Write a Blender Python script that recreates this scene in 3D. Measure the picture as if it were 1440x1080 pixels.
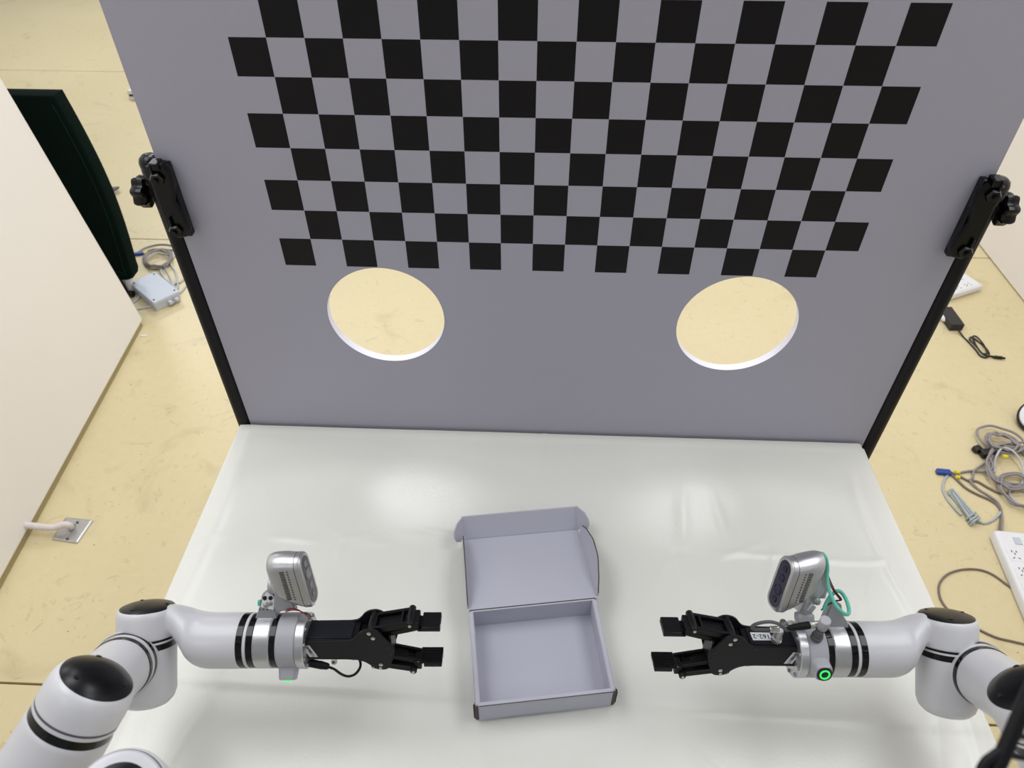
import bpy, bmesh, math, random
from mathutils import Vector, Matrix, noise
random.seed(4)
for o in list(bpy.data.objects): bpy.data.objects.remove(o)
SC = bpy.context.scene
COL = SC.collection
V = Vector
PI = math.pi
H = 0.72                                    # table height; the floor is z = 0

# ------------------------------------------------------------------ camera
F = 1017.8
CAM = V((-0.0255, -0.9723, 1.7600))
R_RIGHT = V((0.9991, 0.0427, -0.0008)).normalized()
R_UP = V((-0.0286, 0.6836, 0.7293)).normalized()
R_BACK = R_RIGHT.cross(R_UP).normalized()
R_UP = R_BACK.cross(R_RIGHT).normalized()
cd = bpy.data.cameras.new('camera'); co = bpy.data.objects.new('camera', cd); COL.objects.link(co)
m3 = Matrix((R_RIGHT, R_UP, R_BACK)).transposed()
co.matrix_world = Matrix.Translation(CAM) @ m3.to_4x4()
cd.sensor_fit = 'HORIZONTAL'; cd.sensor_width = 36.0; cd.lens = F / 1440 * 36.0
cd.clip_start = 0.02; cd.clip_end = 60
cd.dof.use_dof = True; cd.dof.focus_distance = 1.18; cd.dof.aperture_fstop = 8.0
SC.camera = co

# ------------------------------------------------------------------ light and exposure
SC.view_settings.view_transform = 'Standard'
SC.view_settings.look = 'None'
SC.view_settings.gamma = 1.0
SC.view_settings.use_curve_mapping = False
SC.view_settings.exposure = 0.12
w = bpy.data.worlds.new('room_light'); SC.world = w; w.use_nodes = True
w.node_tree.nodes['Background'].inputs[0].default_value = (0.95, 0.98, 1.0, 1)
w.node_tree.nodes['Background'].inputs[1].default_value = 0.28
def area(name, loc, sx, sy, power, col=(0.97, 0.985, 1.0), rot=(0, 0, 0)):
    l = bpy.data.lights.new(name, 'AREA'); l.shape = 'RECTANGLE'; l.size = sx; l.size_y = sy
    l.energy = power; l.color = col
    o = bpy.data.objects.new(name, l); o.location = loc; o.rotation_euler = rot; COL.objects.link(o)
# rows of ceiling panels
area('ceiling_panel', (-1.2, -0.15, 2.95), 1.0, 1.6, 19.5, (0.98, 0.99, 1.0))
area('ceiling_panel', (1.2, -0.15, 2.95), 1.0, 1.6, 19, (0.98, 0.99, 1.0))
area('ceiling_panel', (-0.80, 1.20, 2.95), 0.6, 0.7, 14)
area('ceiling_panel', (0.92, 1.20, 2.95), 0.6, 0.7, 12)
area('ceiling_panel', (-1.3, 3.4, 2.95), 0.6, 1.2, 34)
area('ceiling_panel', (1.3, 3.4, 2.95), 0.6, 1.2, 26)
area('ceiling_panel', (-3.4, 4.6, 2.95), 0.6, 1.2, 50)
area('ceiling_panel', (-1.6, -2.4, 2.95), 0.6, 1.2, 6)
area('ceiling_panel', (1.6, -2.4, 2.95), 0.6, 1.2, 5)

# ------------------------------------------------------------------ materials
def lin(c):
    return tuple(((x / 255) / 12.92 if x / 255 <= 0.04045 else ((x / 255 + 0.055) / 1.055) ** 2.4) for x in c) + (1,)
def mat(name, col, rough=0.5, metal=0.0, coat=0.0, spec=0.5, emis=None, es=1.0, vary=0.0, vscale=20, bump=0.0, bscale=60):
    m = bpy.data.materials.new(name); m.use_nodes = True
    nt = m.node_tree; b = nt.nodes['Principled BSDF']
    c = lin(col)
    b.inputs['Base Color'].default_value = c; b.inputs['Roughness'].default_value = rough
    b.inputs['Metallic'].default_value = metal; b.inputs['Coat Weight'].default_value = coat
    b.inputs['Specular IOR Level'].default_value = spec
    if emis: b.inputs['Emission Color'].default_value = lin(emis); b.inputs['Emission Strength'].default_value = es
    tc = nt.nodes.new('ShaderNodeTexCoord')
    n = nt.nodes.new('ShaderNodeTexNoise'); n.inputs['Scale'].default_value = vscale; n.inputs['Detail'].default_value = 4
    nt.links.new(tc.outputs['Object'], n.inputs['Vector'])
    if vary > 0:
        mx = nt.nodes.new('ShaderNodeMix'); mx.data_type = 'RGBA'
        mx.inputs['A'].default_value = tuple(x * (1 - vary) for x in c[:3]) + (1,)
        mx.inputs['B'].default_value = tuple(min(1, x * (1 + vary)) for x in c[:3]) + (1,)
        nt.links.new(n.outputs['Fac'], mx.inputs['Factor']); nt.links.new(mx.outputs['Result'], b.inputs['Base Color'])
    if bump > 0:
        n2 = nt.nodes.new('ShaderNodeTexNoise'); n2.inputs['Scale'].default_value = bscale; n2.inputs['Detail'].default_value = 5
        nt.links.new(tc.outputs['Object'], n2.inputs['Vector'])
        bp = nt.nodes.new('ShaderNodeBump'); bp.inputs['Strength'].default_value = bump; bp.inputs['Distance'].default_value = 0.002
        nt.links.new(n2.outputs['Fac'], bp.inputs['Height']); nt.links.new(bp.outputs['Normal'], b.inputs['Normal'])
    return m
M = {}
M['shell'] = mat('white_arm_shell', (205, 205, 210), 0.34, coat=0.15, vary=0.02, vscale=8)
M['grey_shell'] = mat('grey_plastic_collar', (170, 171, 178), 0.42, vary=0.03, bump=0.05, bscale=300)
M['black_gloss'] = mat('black_gloss_ring', (4, 4, 6), 0.12, spec=0.4)
M['cap'] = mat('black_joint_cap', (8, 8, 13), 0.3, spec=0.3, vary=0.1)
M['alu'] = mat('brushed_aluminium', (196, 197, 200), 0.34, metal=0.85, vary=0.04, vscale=60, bump=0.08, bscale=400)
M['alu_dark'] = mat('dull_aluminium', (165, 166, 170), 0.42, metal=0.7, vary=0.05, vscale=60)
M['steel'] = mat('polished_steel', (200, 198, 192), 0.22, metal=0.95)
M['anod'] = mat('black_anodised_metal', (9, 9, 13), 0.42, spec=0.3, vary=0.1, vscale=90, bump=0.05, bscale=500)
M['cover'] = mat('blue_black_cover', (15, 18, 27), 0.36, spec=0.4)
M['anod2'] = mat('dark_gunmetal_plate', (20, 21, 25), 0.48, spec=0.3, vary=0.06, vscale=90)
M['rubber'] = mat('black_rubber', (7, 7, 10), 0.6, spec=0.3, bump=0.05)
M['lens'] = mat('dark_lens_glass', (16, 10, 28), 0.06, coat=0.6)
M['lens_ring'] = mat('lens_barrel', (40, 30, 60), 0.12)
M['smoke'] = mat('smoky_lens_panel', (84, 72, 78), 0.18, coat=0.3)
M['teal'] = mat('teal_sleeving', (92, 188, 168), 0.45)
M['red'] = mat('red_wire', (130, 24, 40), 0.45)
M['blackwire'] = mat('black_wire', (12, 12, 13), 0.4)
M['green_led'] = mat('green_indicator_light', (40, 255, 110), 0.4, emis=(40, 255, 90), es=1.1)
M['label'] = mat('paper_label', (226, 227, 230), 0.5, vary=0.03)
M['ink'] = mat('label_ink', (24, 24, 28), 0.6)
M['card'] = mat('white_corrugated_card', (184, 184, 197), 0.75, vary=0.025, vscale=12, bump=0.05, bscale=120)
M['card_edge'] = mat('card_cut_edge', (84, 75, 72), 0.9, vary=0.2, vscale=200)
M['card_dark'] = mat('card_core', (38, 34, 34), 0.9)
M['pole'] = mat('black_powder_coat', (8, 9, 13), 0.5, spec=0.3, bump=0.04, bscale=500)
M['gloss_pl'] = mat('glossy_black_plastic', (4, 4, 7), 0.25, spec=0.35)
M['velvet'] = mat('dark_green_velvet', (6, 22, 18), 0.95, vary=0.3, vscale=14, spec=0.1)
M['velvet_seam'] = mat('green_velvet_piping', (14, 38, 31), 0.9, spec=0.1)
M['white_pl'] = mat('white_plastic', (226, 225, 228), 0.35, vary=0.02)
M['jbox'] = mat('pale_grey_plastic', (192, 197, 208), 0.45, vary=0.02)
M['cable'] = mat('grey_cable_jacket', (142, 136, 137), 0.45, vary=0.06)
M['cable_l'] = mat('light_grey_cable_jacket', (186, 186, 188), 0.45, vary=0.05)
M['cable_b'] = mat('pale_blue_grey_cable', (170, 178, 182), 0.45, vary=0.05)
M['cable_d'] = mat('taupe_thin_cable', (120, 106, 98), 0.5, vary=0.1)
M['blue'] = mat('blue_plug_boot', (26, 66, 150), 0.4)
M['yellow'] = mat('yellow_cable_tag', (222, 206, 50), 0.5)
M['blackpl'] = mat('black_plastic', (30, 29, 33), 0.45, vary=0.05)
M['slot'] = mat('dark_socket_slot', (38, 36, 38), 0.6)
M['galv'] = mat('galvanised_steel', (188, 188, 188), 0.32, metal=0.75, vary=0.08, vscale=30, bump=0.1, bscale=60)
M['dirty_white'] = mat('scuffed_white_pipe', (214, 206, 204), 0.5, vary=0.1, vscale=60)
M['panel'] = mat('cream_white_partition', (236, 232, 229), 0.45, vary=0.02, vscale=3)
M['panel_r'] = mat('white_partition', (236, 230, 226), 0.5, vary=0.015, vscale=3)
M['edge_shade'] = mat('yellowed_edge_with_gap_shade', (160, 146, 106), 0.6)  # yellowish panel edge, darkened to paint the shadow gap at the floor
M['frame'] = mat('table_frame_steel', (70, 70, 74), 0.4, metal=0.5)
M['darkgrey'] = mat('dark_grey_plastic', (84, 84, 88), 0.5)

def mat_floor():
    m = mat('beige_vinyl_floor', (220, 203, 158), 0.42)
    nt = m.node_tree; b = nt.nodes['Principled BSDF']; L = nt.links
    g = nt.nodes.new('ShaderNodeNewGeometry')
    def nz(scale, det, dist=0):
        n = nt.nodes.new('ShaderNodeTexNoise'); n.inputs['Scale'].default_value = scale; n.inputs['Detail'].default_value = det
        n.inputs['Distortion'].default_value = dist; L.new(g.outputs['Position'], n.inputs['Vector']); return n
    def ramp(n, p):
        r = nt.nodes.new('ShaderNodeValToRGB'); L.new(n.outputs['Fac'], r.inputs['Fac'])
        e = r.color_ramp.elements; e[0].position, e[0].color = p[0][0], (p[0][1],) * 3 + (1,)
        e[1].position, e[1].color = p[1][0], (p[1][1],) * 3 + (1,)
        for q in p[2:]:
            k = e.new(q[0]); k.color = (q[1],) * 3 + (1,)
        return r
    def mix(a, fac, colr, k):
        mu = nt.nodes.new('ShaderNodeMath'); mu.operation = 'MULTIPLY'; mu.inputs[1].default_value = k; L.new(fac, mu.inputs[0])
        mx = nt.nodes.new('ShaderNodeMix'); mx.data_type = 'RGBA'; L.new(mu.outputs[0], mx.inputs['Factor'])
        if isinstance(a, tuple): mx.inputs['A'].default_value = a
        else: L.new(a, mx.inputs['A'])
        mx.inputs['B'].default_value = lin(colr); return mx.outputs['Result']
    c = mix(lin((214, 199, 158)), ramp(nz(1.1, 3), [(0.35, 0), (0.7, 1)]).outputs[0], (203, 187, 145), 0.7)
    c = mix(c, ramp(nz(38, 2), [(0.3, 0), (0.75, 1)]).outputs[0], (219, 206, 168), 0.3)
    c = mix(c, ramp(nz(70, 5, 1.0), [(0.68, 0), (0.74, 1)]).outputs[0], (160, 144, 108), 0.45)          # small flecks
    c = mix(c, ramp(nz(14, 6, 2.0), [(0.69, 0), (0.78, 1)]).outputs[0], (176, 160, 122), 0.5)         # scuffs
    c = mix(c, ramp(nz(3.2, 7, 1.6), [(0.60, 0), (0.76, 1)]).outputs[0], (172, 155, 118), 0.5)          # smudges
    c = mix(c, ramp(nz(8, 7, 3.5), [(0.63, 0), (0.70, 1), (0.73, 0)]).outputs[0], (150, 134, 100), 0.28)  # curved scratches
    c = mix(c, ramp(nz(110, 1), [(0.775, 0), (0.79, 1)]).outputs[0], (70, 56, 40), 0.8)                # dark specks
    L.new(c, b.inputs['Base Color'])
    bp = nt.nodes.new('ShaderNodeBump'); bp.inputs['Strength'].default_value = 0.12; bp.inputs['Distance'].default_value = 0.003
    L.new(nz(30, 5).outputs['Fac'], bp.inputs['Height']); L.new(bp.outputs['Normal'], b.inputs['Normal'])
    return m
M['floor'] = mat_floor()
M['joint'] = mat('floor_joint_dark', (128, 110, 78), 0.8)

def mat_cloth():
    m = mat('white_glossy_tablecloth', (222, 222, 216), 0.30, spec=0.5)
    nt = m.node_tree; b = nt.nodes['Principled BSDF']; L = nt.links
    g = nt.nodes.new('ShaderNodeNewGeometry')
    def nz(scale, det, dist=0.0):
        n = nt.nodes.new('ShaderNodeTexNoise'); n.inputs['Scale'].default_value = scale; n.inputs['Detail'].default_value = det
        n.inputs['Distortion'].default_value = dist; L.new(g.outputs['Position'], n.inputs['Vector']); return n
    r = nt.nodes.new('ShaderNodeValToRGB'); L.new(nz(2.4, 4).outputs['Fac'], r.inputs['Fac'])
    r.color_ramp.elements[0].position = 0.2; r.color_ramp.elements[0].color = lin((224, 224, 217))
    r.color_ramp.elements[1].position = 0.8; r.color_ramp.elements[1].color = lin((231, 231, 225))
    L.new(r.outputs[0], b.inputs['Base Color'])
    b.inputs['Roughness'].default_value = 0.27
    bp = nt.nodes.new('ShaderNodeBump'); bp.inputs['Strength'].default_value = 0.10; bp.inputs['Distance'].default_value = 0.002
    L.new(nz(160, 4).outputs['Fac'], bp.inputs['Height'])
    bp2 = nt.nodes.new('ShaderNodeBump'); bp2.inputs['Strength'].default_value = 0.14; bp2.inputs['Distance'].default_value = 0.006
    L.new(nz(9, 3, 0.6).outputs['Fac'], bp2.inputs['Height']); L.new(bp.outputs['Normal'], bp2.inputs['Normal'])
    L.new(bp2.outputs['Normal'], b.inputs['Normal'])
    return m
M['cloth'] = mat_cloth()

CELL = 0.05; BX = -8.7 * CELL; BZ = 15.55 * CELL + H      # corner of the printed pattern on the board
def mat_board():
    m = mat('white_board_with_chequer_print', (186, 182, 196), 0.5, spec=0.3)
    nt = m.node_tree; b = nt.nodes['Principled BSDF']; L = nt.links
    g = nt.nodes.new('ShaderNodeNewGeometry'); s = nt.nodes.new('ShaderNodeSeparateXYZ'); L.new(g.outputs['Position'], s.inputs[0])
    sn = nt.nodes.new('ShaderNodeSeparateXYZ'); L.new(g.outputs['True Normal'], sn.inputs[0])
    def mth(op, a, c=None, d=None):
        n = nt.nodes.new('ShaderNodeMath'); n.operation = op
        for i, q in enumerate((a, c, d)):
            if q is None: continue
            if isinstance(q, (int, float)): n.inputs[i].default_value = q
            else: L.new(q, n.inputs[i])
        return n.outputs[0]
    u = mth('DIVIDE', mth('SUBTRACT', s.outputs[0], BX), CELL)
    v = mth('DIVIDE', mth('SUBTRACT', BZ, s.outputs[2]), CELL)
    par = mth('MODULO', mth('ADD', mth('ADD', mth('FLOOR', u), mth('FLOOR', v)), 100), 2)     # 1 on black squares
    ins = mth('MULTIPLY', mth('MULTIPLY', mth('GREATER_THAN', u, 0), mth('LESS_THAN', u, 18)),
              mth('MULTIPLY', mth('GREATER_THAN', v, 0), mth('LESS_THAN', v, 8)))
    fac = mth('MULTIPLY', mth('MULTIPLY', par, ins), mth('LESS_THAN', sn.outputs[1], -0.5))
    mx = nt.nodes.new('ShaderNodeMix'); mx.data_type = 'RGBA'; L.new(fac, mx.inputs['Factor'])
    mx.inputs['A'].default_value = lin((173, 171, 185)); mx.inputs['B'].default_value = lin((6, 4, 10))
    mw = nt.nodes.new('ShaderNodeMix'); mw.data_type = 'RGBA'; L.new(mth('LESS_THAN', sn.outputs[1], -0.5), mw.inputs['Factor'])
    mw.inputs['A'].default_value = lin((232, 230, 242)); L.new(mx.outputs['Result'], mw.inputs['B'])     # white foam core; front face greyed to paint in its shade
    L.new(mw.outputs['Result'], b.inputs['Base Color'])
    return m
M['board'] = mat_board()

# ------------------------------------------------------------------ helpers
def cw(r, u, b): return R_RIGHT * r + R_UP * u + R_BACK * b
def spot(x, y, d):                                        # point at depth d along a sight line
    return CAM + (R_RIGHT * ((x - 720) / F) - R_UP * ((y - 540) / F) - R_BACK) * d
def on_z(x, y, z):
    r = spot(x, y, 1) - CAM; return CAM + r * ((z - CAM.z) / r.z)
def on_y(x, y, yy):
    r = spot(x, y, 1) - CAM; return CAM + r * ((yy - CAM.y) / r.y)
def empty(name, loc, label, cat, group=None):
    o = bpy.data.objects.new(name, None); COL.objects.link(o); o.location = loc; o.empty_display_size = 0.02
    o['label'] = label; o['category'] = cat
    if group: o['group'] = group
    return o
ORG = {}
def org(o): return ORG.get(o.name, V((0, 0, 0))) if o else V((0, 0, 0))
def link(name, me, m, parent=None, sharp=35, bevel=0, origin=None, smooth=True):
    """me holds world coordinates"""
    if origin is None:
        origin = parent_origin(parent) if parent else V((0, 0, 0))
    me.transform(Matrix.Translation(-origin))
    o = bpy.data.objects.new(name, me); COL.objects.link(o)
    me.name = name
    if m is not None and len(me.materials) == 0: me.materials.append(m)
    if smooth:
        for p in me.polygons: p.use_smooth = True
        me.set_sharp_from_angle(angle=math.radians(sharp))
    if parent:
        o.parent = parent; o.location = origin - parent_origin(parent)
    else: o.location = origin
    if bevel:
        b = o.modifiers.new('bevel', 'BEVEL'); b.width = bevel; b.segments = 2; b.limit_method = 'ANGLE'
        b.angle_limit = math.radians(40)
    ORG[o.name] = origin
    return o
def parent_origin(p):
    if p is None: return V((0, 0, 0))
    if p.name in ORG: return ORG[p.name]
    loc = V(p.location); ORG[p.name] = loc; return loc
def tag(o, label=None, cat=None, group=None, kind=None):
    if label: o['label'] = label
    if cat: o['category'] = cat
    if group: o['group'] = group
    if kind: o['kind'] = kind
    return o
def bm_mesh(bm, recalc=True):
    if recalc: bmesh.ops.recalc_face_normals(bm, faces=bm.faces)
    me = bpy.data.meshes.new('m'); bm.to_mesh(me); bm.free(); return me
def add_box(bm, c, ax, dims):
    """ax: three unit vectors"""
    vs = []
    for i in (-1, 1):
        for j in (-1, 1):
            for k in (-1, 1):
                vs.append(bm.verts.new(V(c) + ax[0] * (i * dims[0] / 2) + ax[1] * (j * dims[1] / 2) + ax[2] * (k * dims[2] / 2)))
    for f in ((0, 1, 3, 2), (4, 6, 7, 5), (0, 4, 5, 1), (2, 3, 7, 6), (0, 2, 6, 4), (1, 5, 7, 3)):
        bm.faces.new([vs[q] for q in f])
XYZ = (V((1, 0, 0)), V((0, 1, 0)), V((0, 0, 1)))
def box(name, c, dims, m, parent=None, ax=XYZ, bevel=0, **k):
    bm = bmesh.new(); add_box(bm, c, ax, dims); return link(name, bm_mesh(bm), m, parent, bevel=bevel, **k)
def perp(a):
    a = a.normalized(); t = V((0, 0, 1)) if abs(a.z) < 0.9 else V((1, 0, 0))
    x = a.cross(t).normalized(); return x, a.cross(x).normalized()
def add_rev(bm, c, a, prof, n=48, closed=True):
    """surface of revolution, prof = [(radius, height along a)]"""
    a = a.normalized(); x, y = perp(a); rings = []
    for r, h in prof:
        if r < 1e-6: rings.append([bm.verts.new(V(c) + a * h)]); continue
        rings.append([bm.verts.new(V(c) + a * h + (x * math.cos(2 * PI * i / n) + y * math.sin(2 * PI * i / n)) * r) for i in range(n)])
    for p, q in zip(rings, rings[1:]):
        for i in range(n):
            j = (i + 1) % n
            if len(p) == 1 and len(q) == 1: continue
            if len(p) == 1: bm.faces.new((p[0], q[i], q[j]))
            elif len(q) == 1: bm.faces.new((p[i], p[j], q[0]))
            else: bm.faces.new((p[i], p[j], q[j], q[i]))
    if closed:
        for rg in (rings[0], rings[-1]):
            if len(rg) > 2: bm.faces.new(rg)
def rev(name, c, a, prof, m, parent=None, n=48, **k):
    bm = bmesh.new(); add_rev(bm, c, a, prof, n); return link(name, bm_mesh(bm), m, parent, **k)
def smooth_path(pts, k=8, closed=False):
    pts = [V(p) for p in pts]; out = []
    n = len(pts); seg = n if closed else n - 1
    for i in range(seg):
        if closed: p0, p1, p2, p3 = pts[(i - 1) % n], pts[i], pts[(i + 1) % n], pts[(i + 2) % n]
        else: p0, p1, p2, p3 = pts[max(i - 1, 0)], pts[i], pts[i + 1], pts[min(i + 2, n - 1)]
        for j in range(k):
            t = j / k
            out.append(0.5 * ((2 * p1) + (p2 - p0) * t + (2 * p0 - 5 * p1 + 4 * p2 - p3) * t * t + (3 * p1 - p0 - 3 * p2 + p3) * t ** 3))
    if not closed: out.append(pts[-1])
    return out
def add_tube(bm, pts, rad, n=10, closed=False):
    pts = [V(p) for p in pts]; N = len(pts)
    if not hasattr(rad, '__len__'): rad = [rad] * N
    T = []
    for i in range(N):
        a = pts[(i - 1) % N] if (closed or i) else pts[0]; b = pts[(i + 1) % N] if (closed or i < N - 1) else pts[-1]
        d = b - a; T.append(d.normalized() if d.length > 1e-9 else V((0, 0, 1)))
    x, _ = perp(T[0]); rings = []
    for i in range(N):
        x = (x - T[i] * x.dot(T[i])).normalized(); y = T[i].cross(x)
        rings.append([bm.verts.new(pts[i] + (x * math.cos(2 * PI * q / n) + y * math.sin(2 * PI * q / n)) * rad[i]) for q in range(n)])
    prs = list(zip(rings, rings[1:])) + ([(rings[-1], rings[0])] if closed else [])
    for p, q in prs:
        for i in range(n):
            j = (i + 1) % n; bm.faces.new((p[i], p[j], q[j], q[i]))
    if not closed: bm.faces.new(rings[0][::-1]); bm.faces.new(rings[-1])
def tube(name, pts, rad, m, parent=None, n=10, k=8, smooth=True, closed=False, **kw):
    bm = bmesh.new(); add_tube(bm, smooth_path(pts, k, closed) if smooth else pts, rad, n, closed)
    return link(name, bm_mesh(bm), m, parent, sharp=50, **kw)
def add_loft(bm, secs, cap=True):
    rings = [[bm.verts.new(p) for p in s] for s in secs]; n = len(secs[0])
    for p, q in zip(rings, rings[1:]):
        for i in range(n):
            j = (i + 1) % n; bm.faces.new((p[i], p[j], q[j], q[i]))
    if cap: bm.faces.new(rings[0][::-1]); bm.faces.new(rings[-1])
def loft(name, secs, m, parent=None, **k):
    bm = bmesh.new(); add_loft(bm, secs); return link(name, bm_mesh(bm), m, parent, **k)
def rrect(c, ex, ey, w_, h_, r, n=6):
    out = []
    for q, (sx, sy) in enumerate(((1, 1), (-1, 1), (-1, -1), (1, -1))):
        for i in range(n + 1):
            a = PI / 2 * (q + i / n)
            out.append(V(c) + ex * (sx * (w_ / 2 - r) + r * math.cos(a)) + ey * (sy * (h_ / 2 - r) + r * math.sin(a)))
    return out
def plate_mesh(o, ex, ey, ez, outline, th, holes=(), bev=0.0):
    """flat plate with holes, outline in metres in the ex/ey plane, thickness th centred on o"""
    cu = bpy.data.curves.new('tmp', 'CURVE'); cu.dimensions = '2D'; cu.fill_mode = 'BOTH'; cu.extrude = th / 2 - bev
    if bev: cu.bevel_depth = bev; cu.bevel_resolution = 1; cu.offset = -bev
    for pl in [outline] + list(holes):
        sp = cu.splines.new('POLY'); sp.points.add(len(pl) - 1); sp.use_cyclic_u = True
        for i, (a, b) in enumerate(pl): sp.points[i].co = (a, b, 0, 1)
    ob = bpy.data.objects.new('tmp', cu); COL.objects.link(ob)
    me = bpy.data.meshes.new_from_object(ob)
    bpy.data.objects.remove(ob); bpy.data.curves.remove(cu)
    R = Matrix((ex, ey, ez)).transposed().to_4x4(); me.transform(Matrix.Translation(o) @ R)
    if Matrix((ex, ey, ez)).determinant() < 0: me.flip_normals()
    return me
def plate(name, o, ex, ey, ez, outline, th, m, parent=None, holes=(), bev=0.0, **k):
    return link(name, plate_mesh(o, ex, ey, ez, outline, th, holes, bev), m, parent, **k)
def circ(cx, cy, r, n=24): return [(cx + r * math.cos(2 * PI * i / n), cy + r * math.sin(2 * PI * i / n)) for i in range(n)]
def text(name, s, o, ex, ey, size, m, parent, th=0.0002):
    cu = bpy.data.curves.new('t', 'FONT'); cu.body = s; cu.size = size; cu.align_x = 'CENTER'; cu.align_y = 'CENTER'; cu.extrude = th
    ob = bpy.data.objects.new('t', cu); COL.objects.link(ob)
    me = bpy.data.meshes.new_from_object(ob); bpy.data.objects.remove(ob)
    ez = ex.cross(ey); me.transform(Matrix.Translation(o) @ Matrix((ex, ey, ez)).transposed().to_4x4())
    return link(name, me, m, parent, smooth=False)

# ------------------------------------------------------------------ setting: floor sheets and partitions
fl = box('floor', (0, 0, -0.03), (11, 14, 0.04), M['joint']); tag(fl, kind='structure', label='beige vinyl floor laid in wide sheets')
js = [-6.5, -4.26, -2.245, -0.228, 1.79, 3.80, 5.82, 7.0]
for a, b in zip(js, js[1:]):
    box('floor_sheet', (0, (a + b) / 2, -0.006), (11, b - a - 0.0055, 0.012), M['floor'], fl, bevel=0.001)
wl = empty('wall_left', (-1.51, -0.4, 0), 'x', 'x'); del wl['category']; wl['label'] = 'cream white partition sheet standing left of the table'; wl['kind'] = 'structure'
dy_ = V((0.0757, -1.0, 0)).normalized(); dn_ = V((1.0, 0.0757, 0)).normalized()
lean = math.radians(6.4); up_ = (XYZ[2] if False else V((0, 0, 1))) * math.cos(lean) - dn_ * math.sin(lean); nn_ = dy_.cross(up_) * -1
if nn_.dot(dn_) < 0: nn_ = -nn_
c0_ = V((-1.550, 1.187, 0))
box('partition_sheet', c0_ + dy_ * 1.75 + up_ * 1.26 - nn_ * 0.016, (3.5, 2.48, 0.032), M['panel'], wl, (dy_, up_, nn_), bevel=0.008)
box('edge_gap_shade', c0_ + dy_ * 1.75 + up_ * 0.012 - nn_ * 0.018, (3.47, 0.022, 0.024), M['edge_shade'], wl, (dy_, up_, nn_))  # strip paints in the shadow line under the sheet
wr_ = empty('wall_right', (1.95, 1.0, 0), 'x', 'x'); del wr_['category']; wr_['label'] = 'white partition standing on the floor at the right'; wr_['kind'] = 'structure'
box('partition_sheet', (1.955, 1.35, 1.25), (0.04, 6.0, 2.49), M['panel_r'], wr_, bevel=0.003)

# ------------------------------------------------------------------ table with a white cloth
tb = empty('work_table', (0, -0.42, 0), 'work table under the white cloth', 'table')
TX0, TX1, TY0, TY1 = -0.610, 0.618, -0.86, -0.006
tb['label'] = 'long work table standing under the glossy white cloth'
box('tabletop', ((TX0 + TX1) / 2, (TY0 + TY1) / 2, H - 0.017), (TX1 - TX0 - 0.012, TY1 - TY0 - 0.012, 0.024), M['white_pl'], tb, bevel=0.002)
for sx in (-0.53, 0.53):
    for sy in (-0.79, -0.09):
        box('leg', (sx, sy, (H - 0.03) / 2), (0.04, 0.04, H - 0.03), M['frame'], tb, bevel=0.003)
def cloth_h(x, y):
    n = noise.noise(V((x * 3, y * 3, 1))) * 0.0016 + noise.noise(V((x * 9, y * 9, 5))) * 0.0007
    def ridge(d, wd, h): return h * math.exp(-(d / wd) ** 2)
    z = n
    wob = noise.noise(V((x * 5, 0, 7))) * 0.012
    z += ridge(y + 0.268 + wob, 0.006, 0.0024) * min(1, max(0, (x - 0.2) * 6))           # crease towards the right edge
    z += ridge(y + 0.270 - wob, 0.007, 0.0016) * min(1, max(0, (-x - 0.1) * 5)) * (0.5 + 0.5 * math.sin(x * 40))
    z += ridge(x + 0.004, 0.004, 0.0022) * min(1, max(0, (y + 0.13) * 14))                # crease running from the board
    z += 0.0022 / (1 + math.exp(-(y + 0.026 + wob * .25) / 0.0016)) * (1 if x > -0.25 else .5)      # folded strip along the board
    z += ridge(x - 0.575 - 0.02 * math.sin(y * 9), 0.010, 0.0030) * min(1, max(0, (-y - .03) * 12))   # soft folds along the right edge
    z += ridge(x + 0.580 + 0.01 * math.sin(y * 7), 0.012, 0.0020)
    z += ridge(x - 0.245 - 0.10 * (y + 0.15), 0.012, 0.0016) * math.exp(-((y + .19) / .07) ** 2)
    z += ridge(x - 0.30 + 0.12 * (y + 0.15), 0.010, 0.0016) * math.exp(-((y + .20) / .06) ** 2)
    z += ridge(x - 0.21 - 0.5 * (y + 0.27), 0.007, 0.0014) * math.exp(-((y + .29) / .03) ** 2)
    s = (y + 0.532 + 0.02 * x + wob * .3)                                                  # edge of the doubled front part
    z += 0.0028 / (1 + math.exp(-s / 0.0025)) 
    for (cx, cy, ang, ln, h) in ((-0.33, -0.262, 0.2, 0.03, .0012), (-0.345, -0.285, 1.3, 0.02, .0015), (-0.30, -0.255, 0.5, 0.02, .0014), (-0.36, -0.25, -0.6, 0.03, .0010), (0.24, -0.62, -0.7, 0.07, .0012), (0.37, -0.30, 1.2, 0.05, .0018),
                                 (0.33, -0.26, .4, .05, .002), (-.17, -.25, -.2, .05, .0018), (.52, -.33, 1.1, .06, .002), (.56, -.5, 1.3, .09, .002), (.53, -.7, 1.25, .09, .003), (.47, -.72, 1.3, .08, .003), (-.5, -.62, 1.3, .1, .002)):
        dx, dy = x - cx, y - cy; a = dx * math.cos(ang) + dy * math.sin(ang); b = -dx * math.sin(ang) + dy * math.cos(ang)
        z += h * math.exp(-(a / ln) ** 2 - (b / 0.006) ** 2)
    return z
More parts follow.
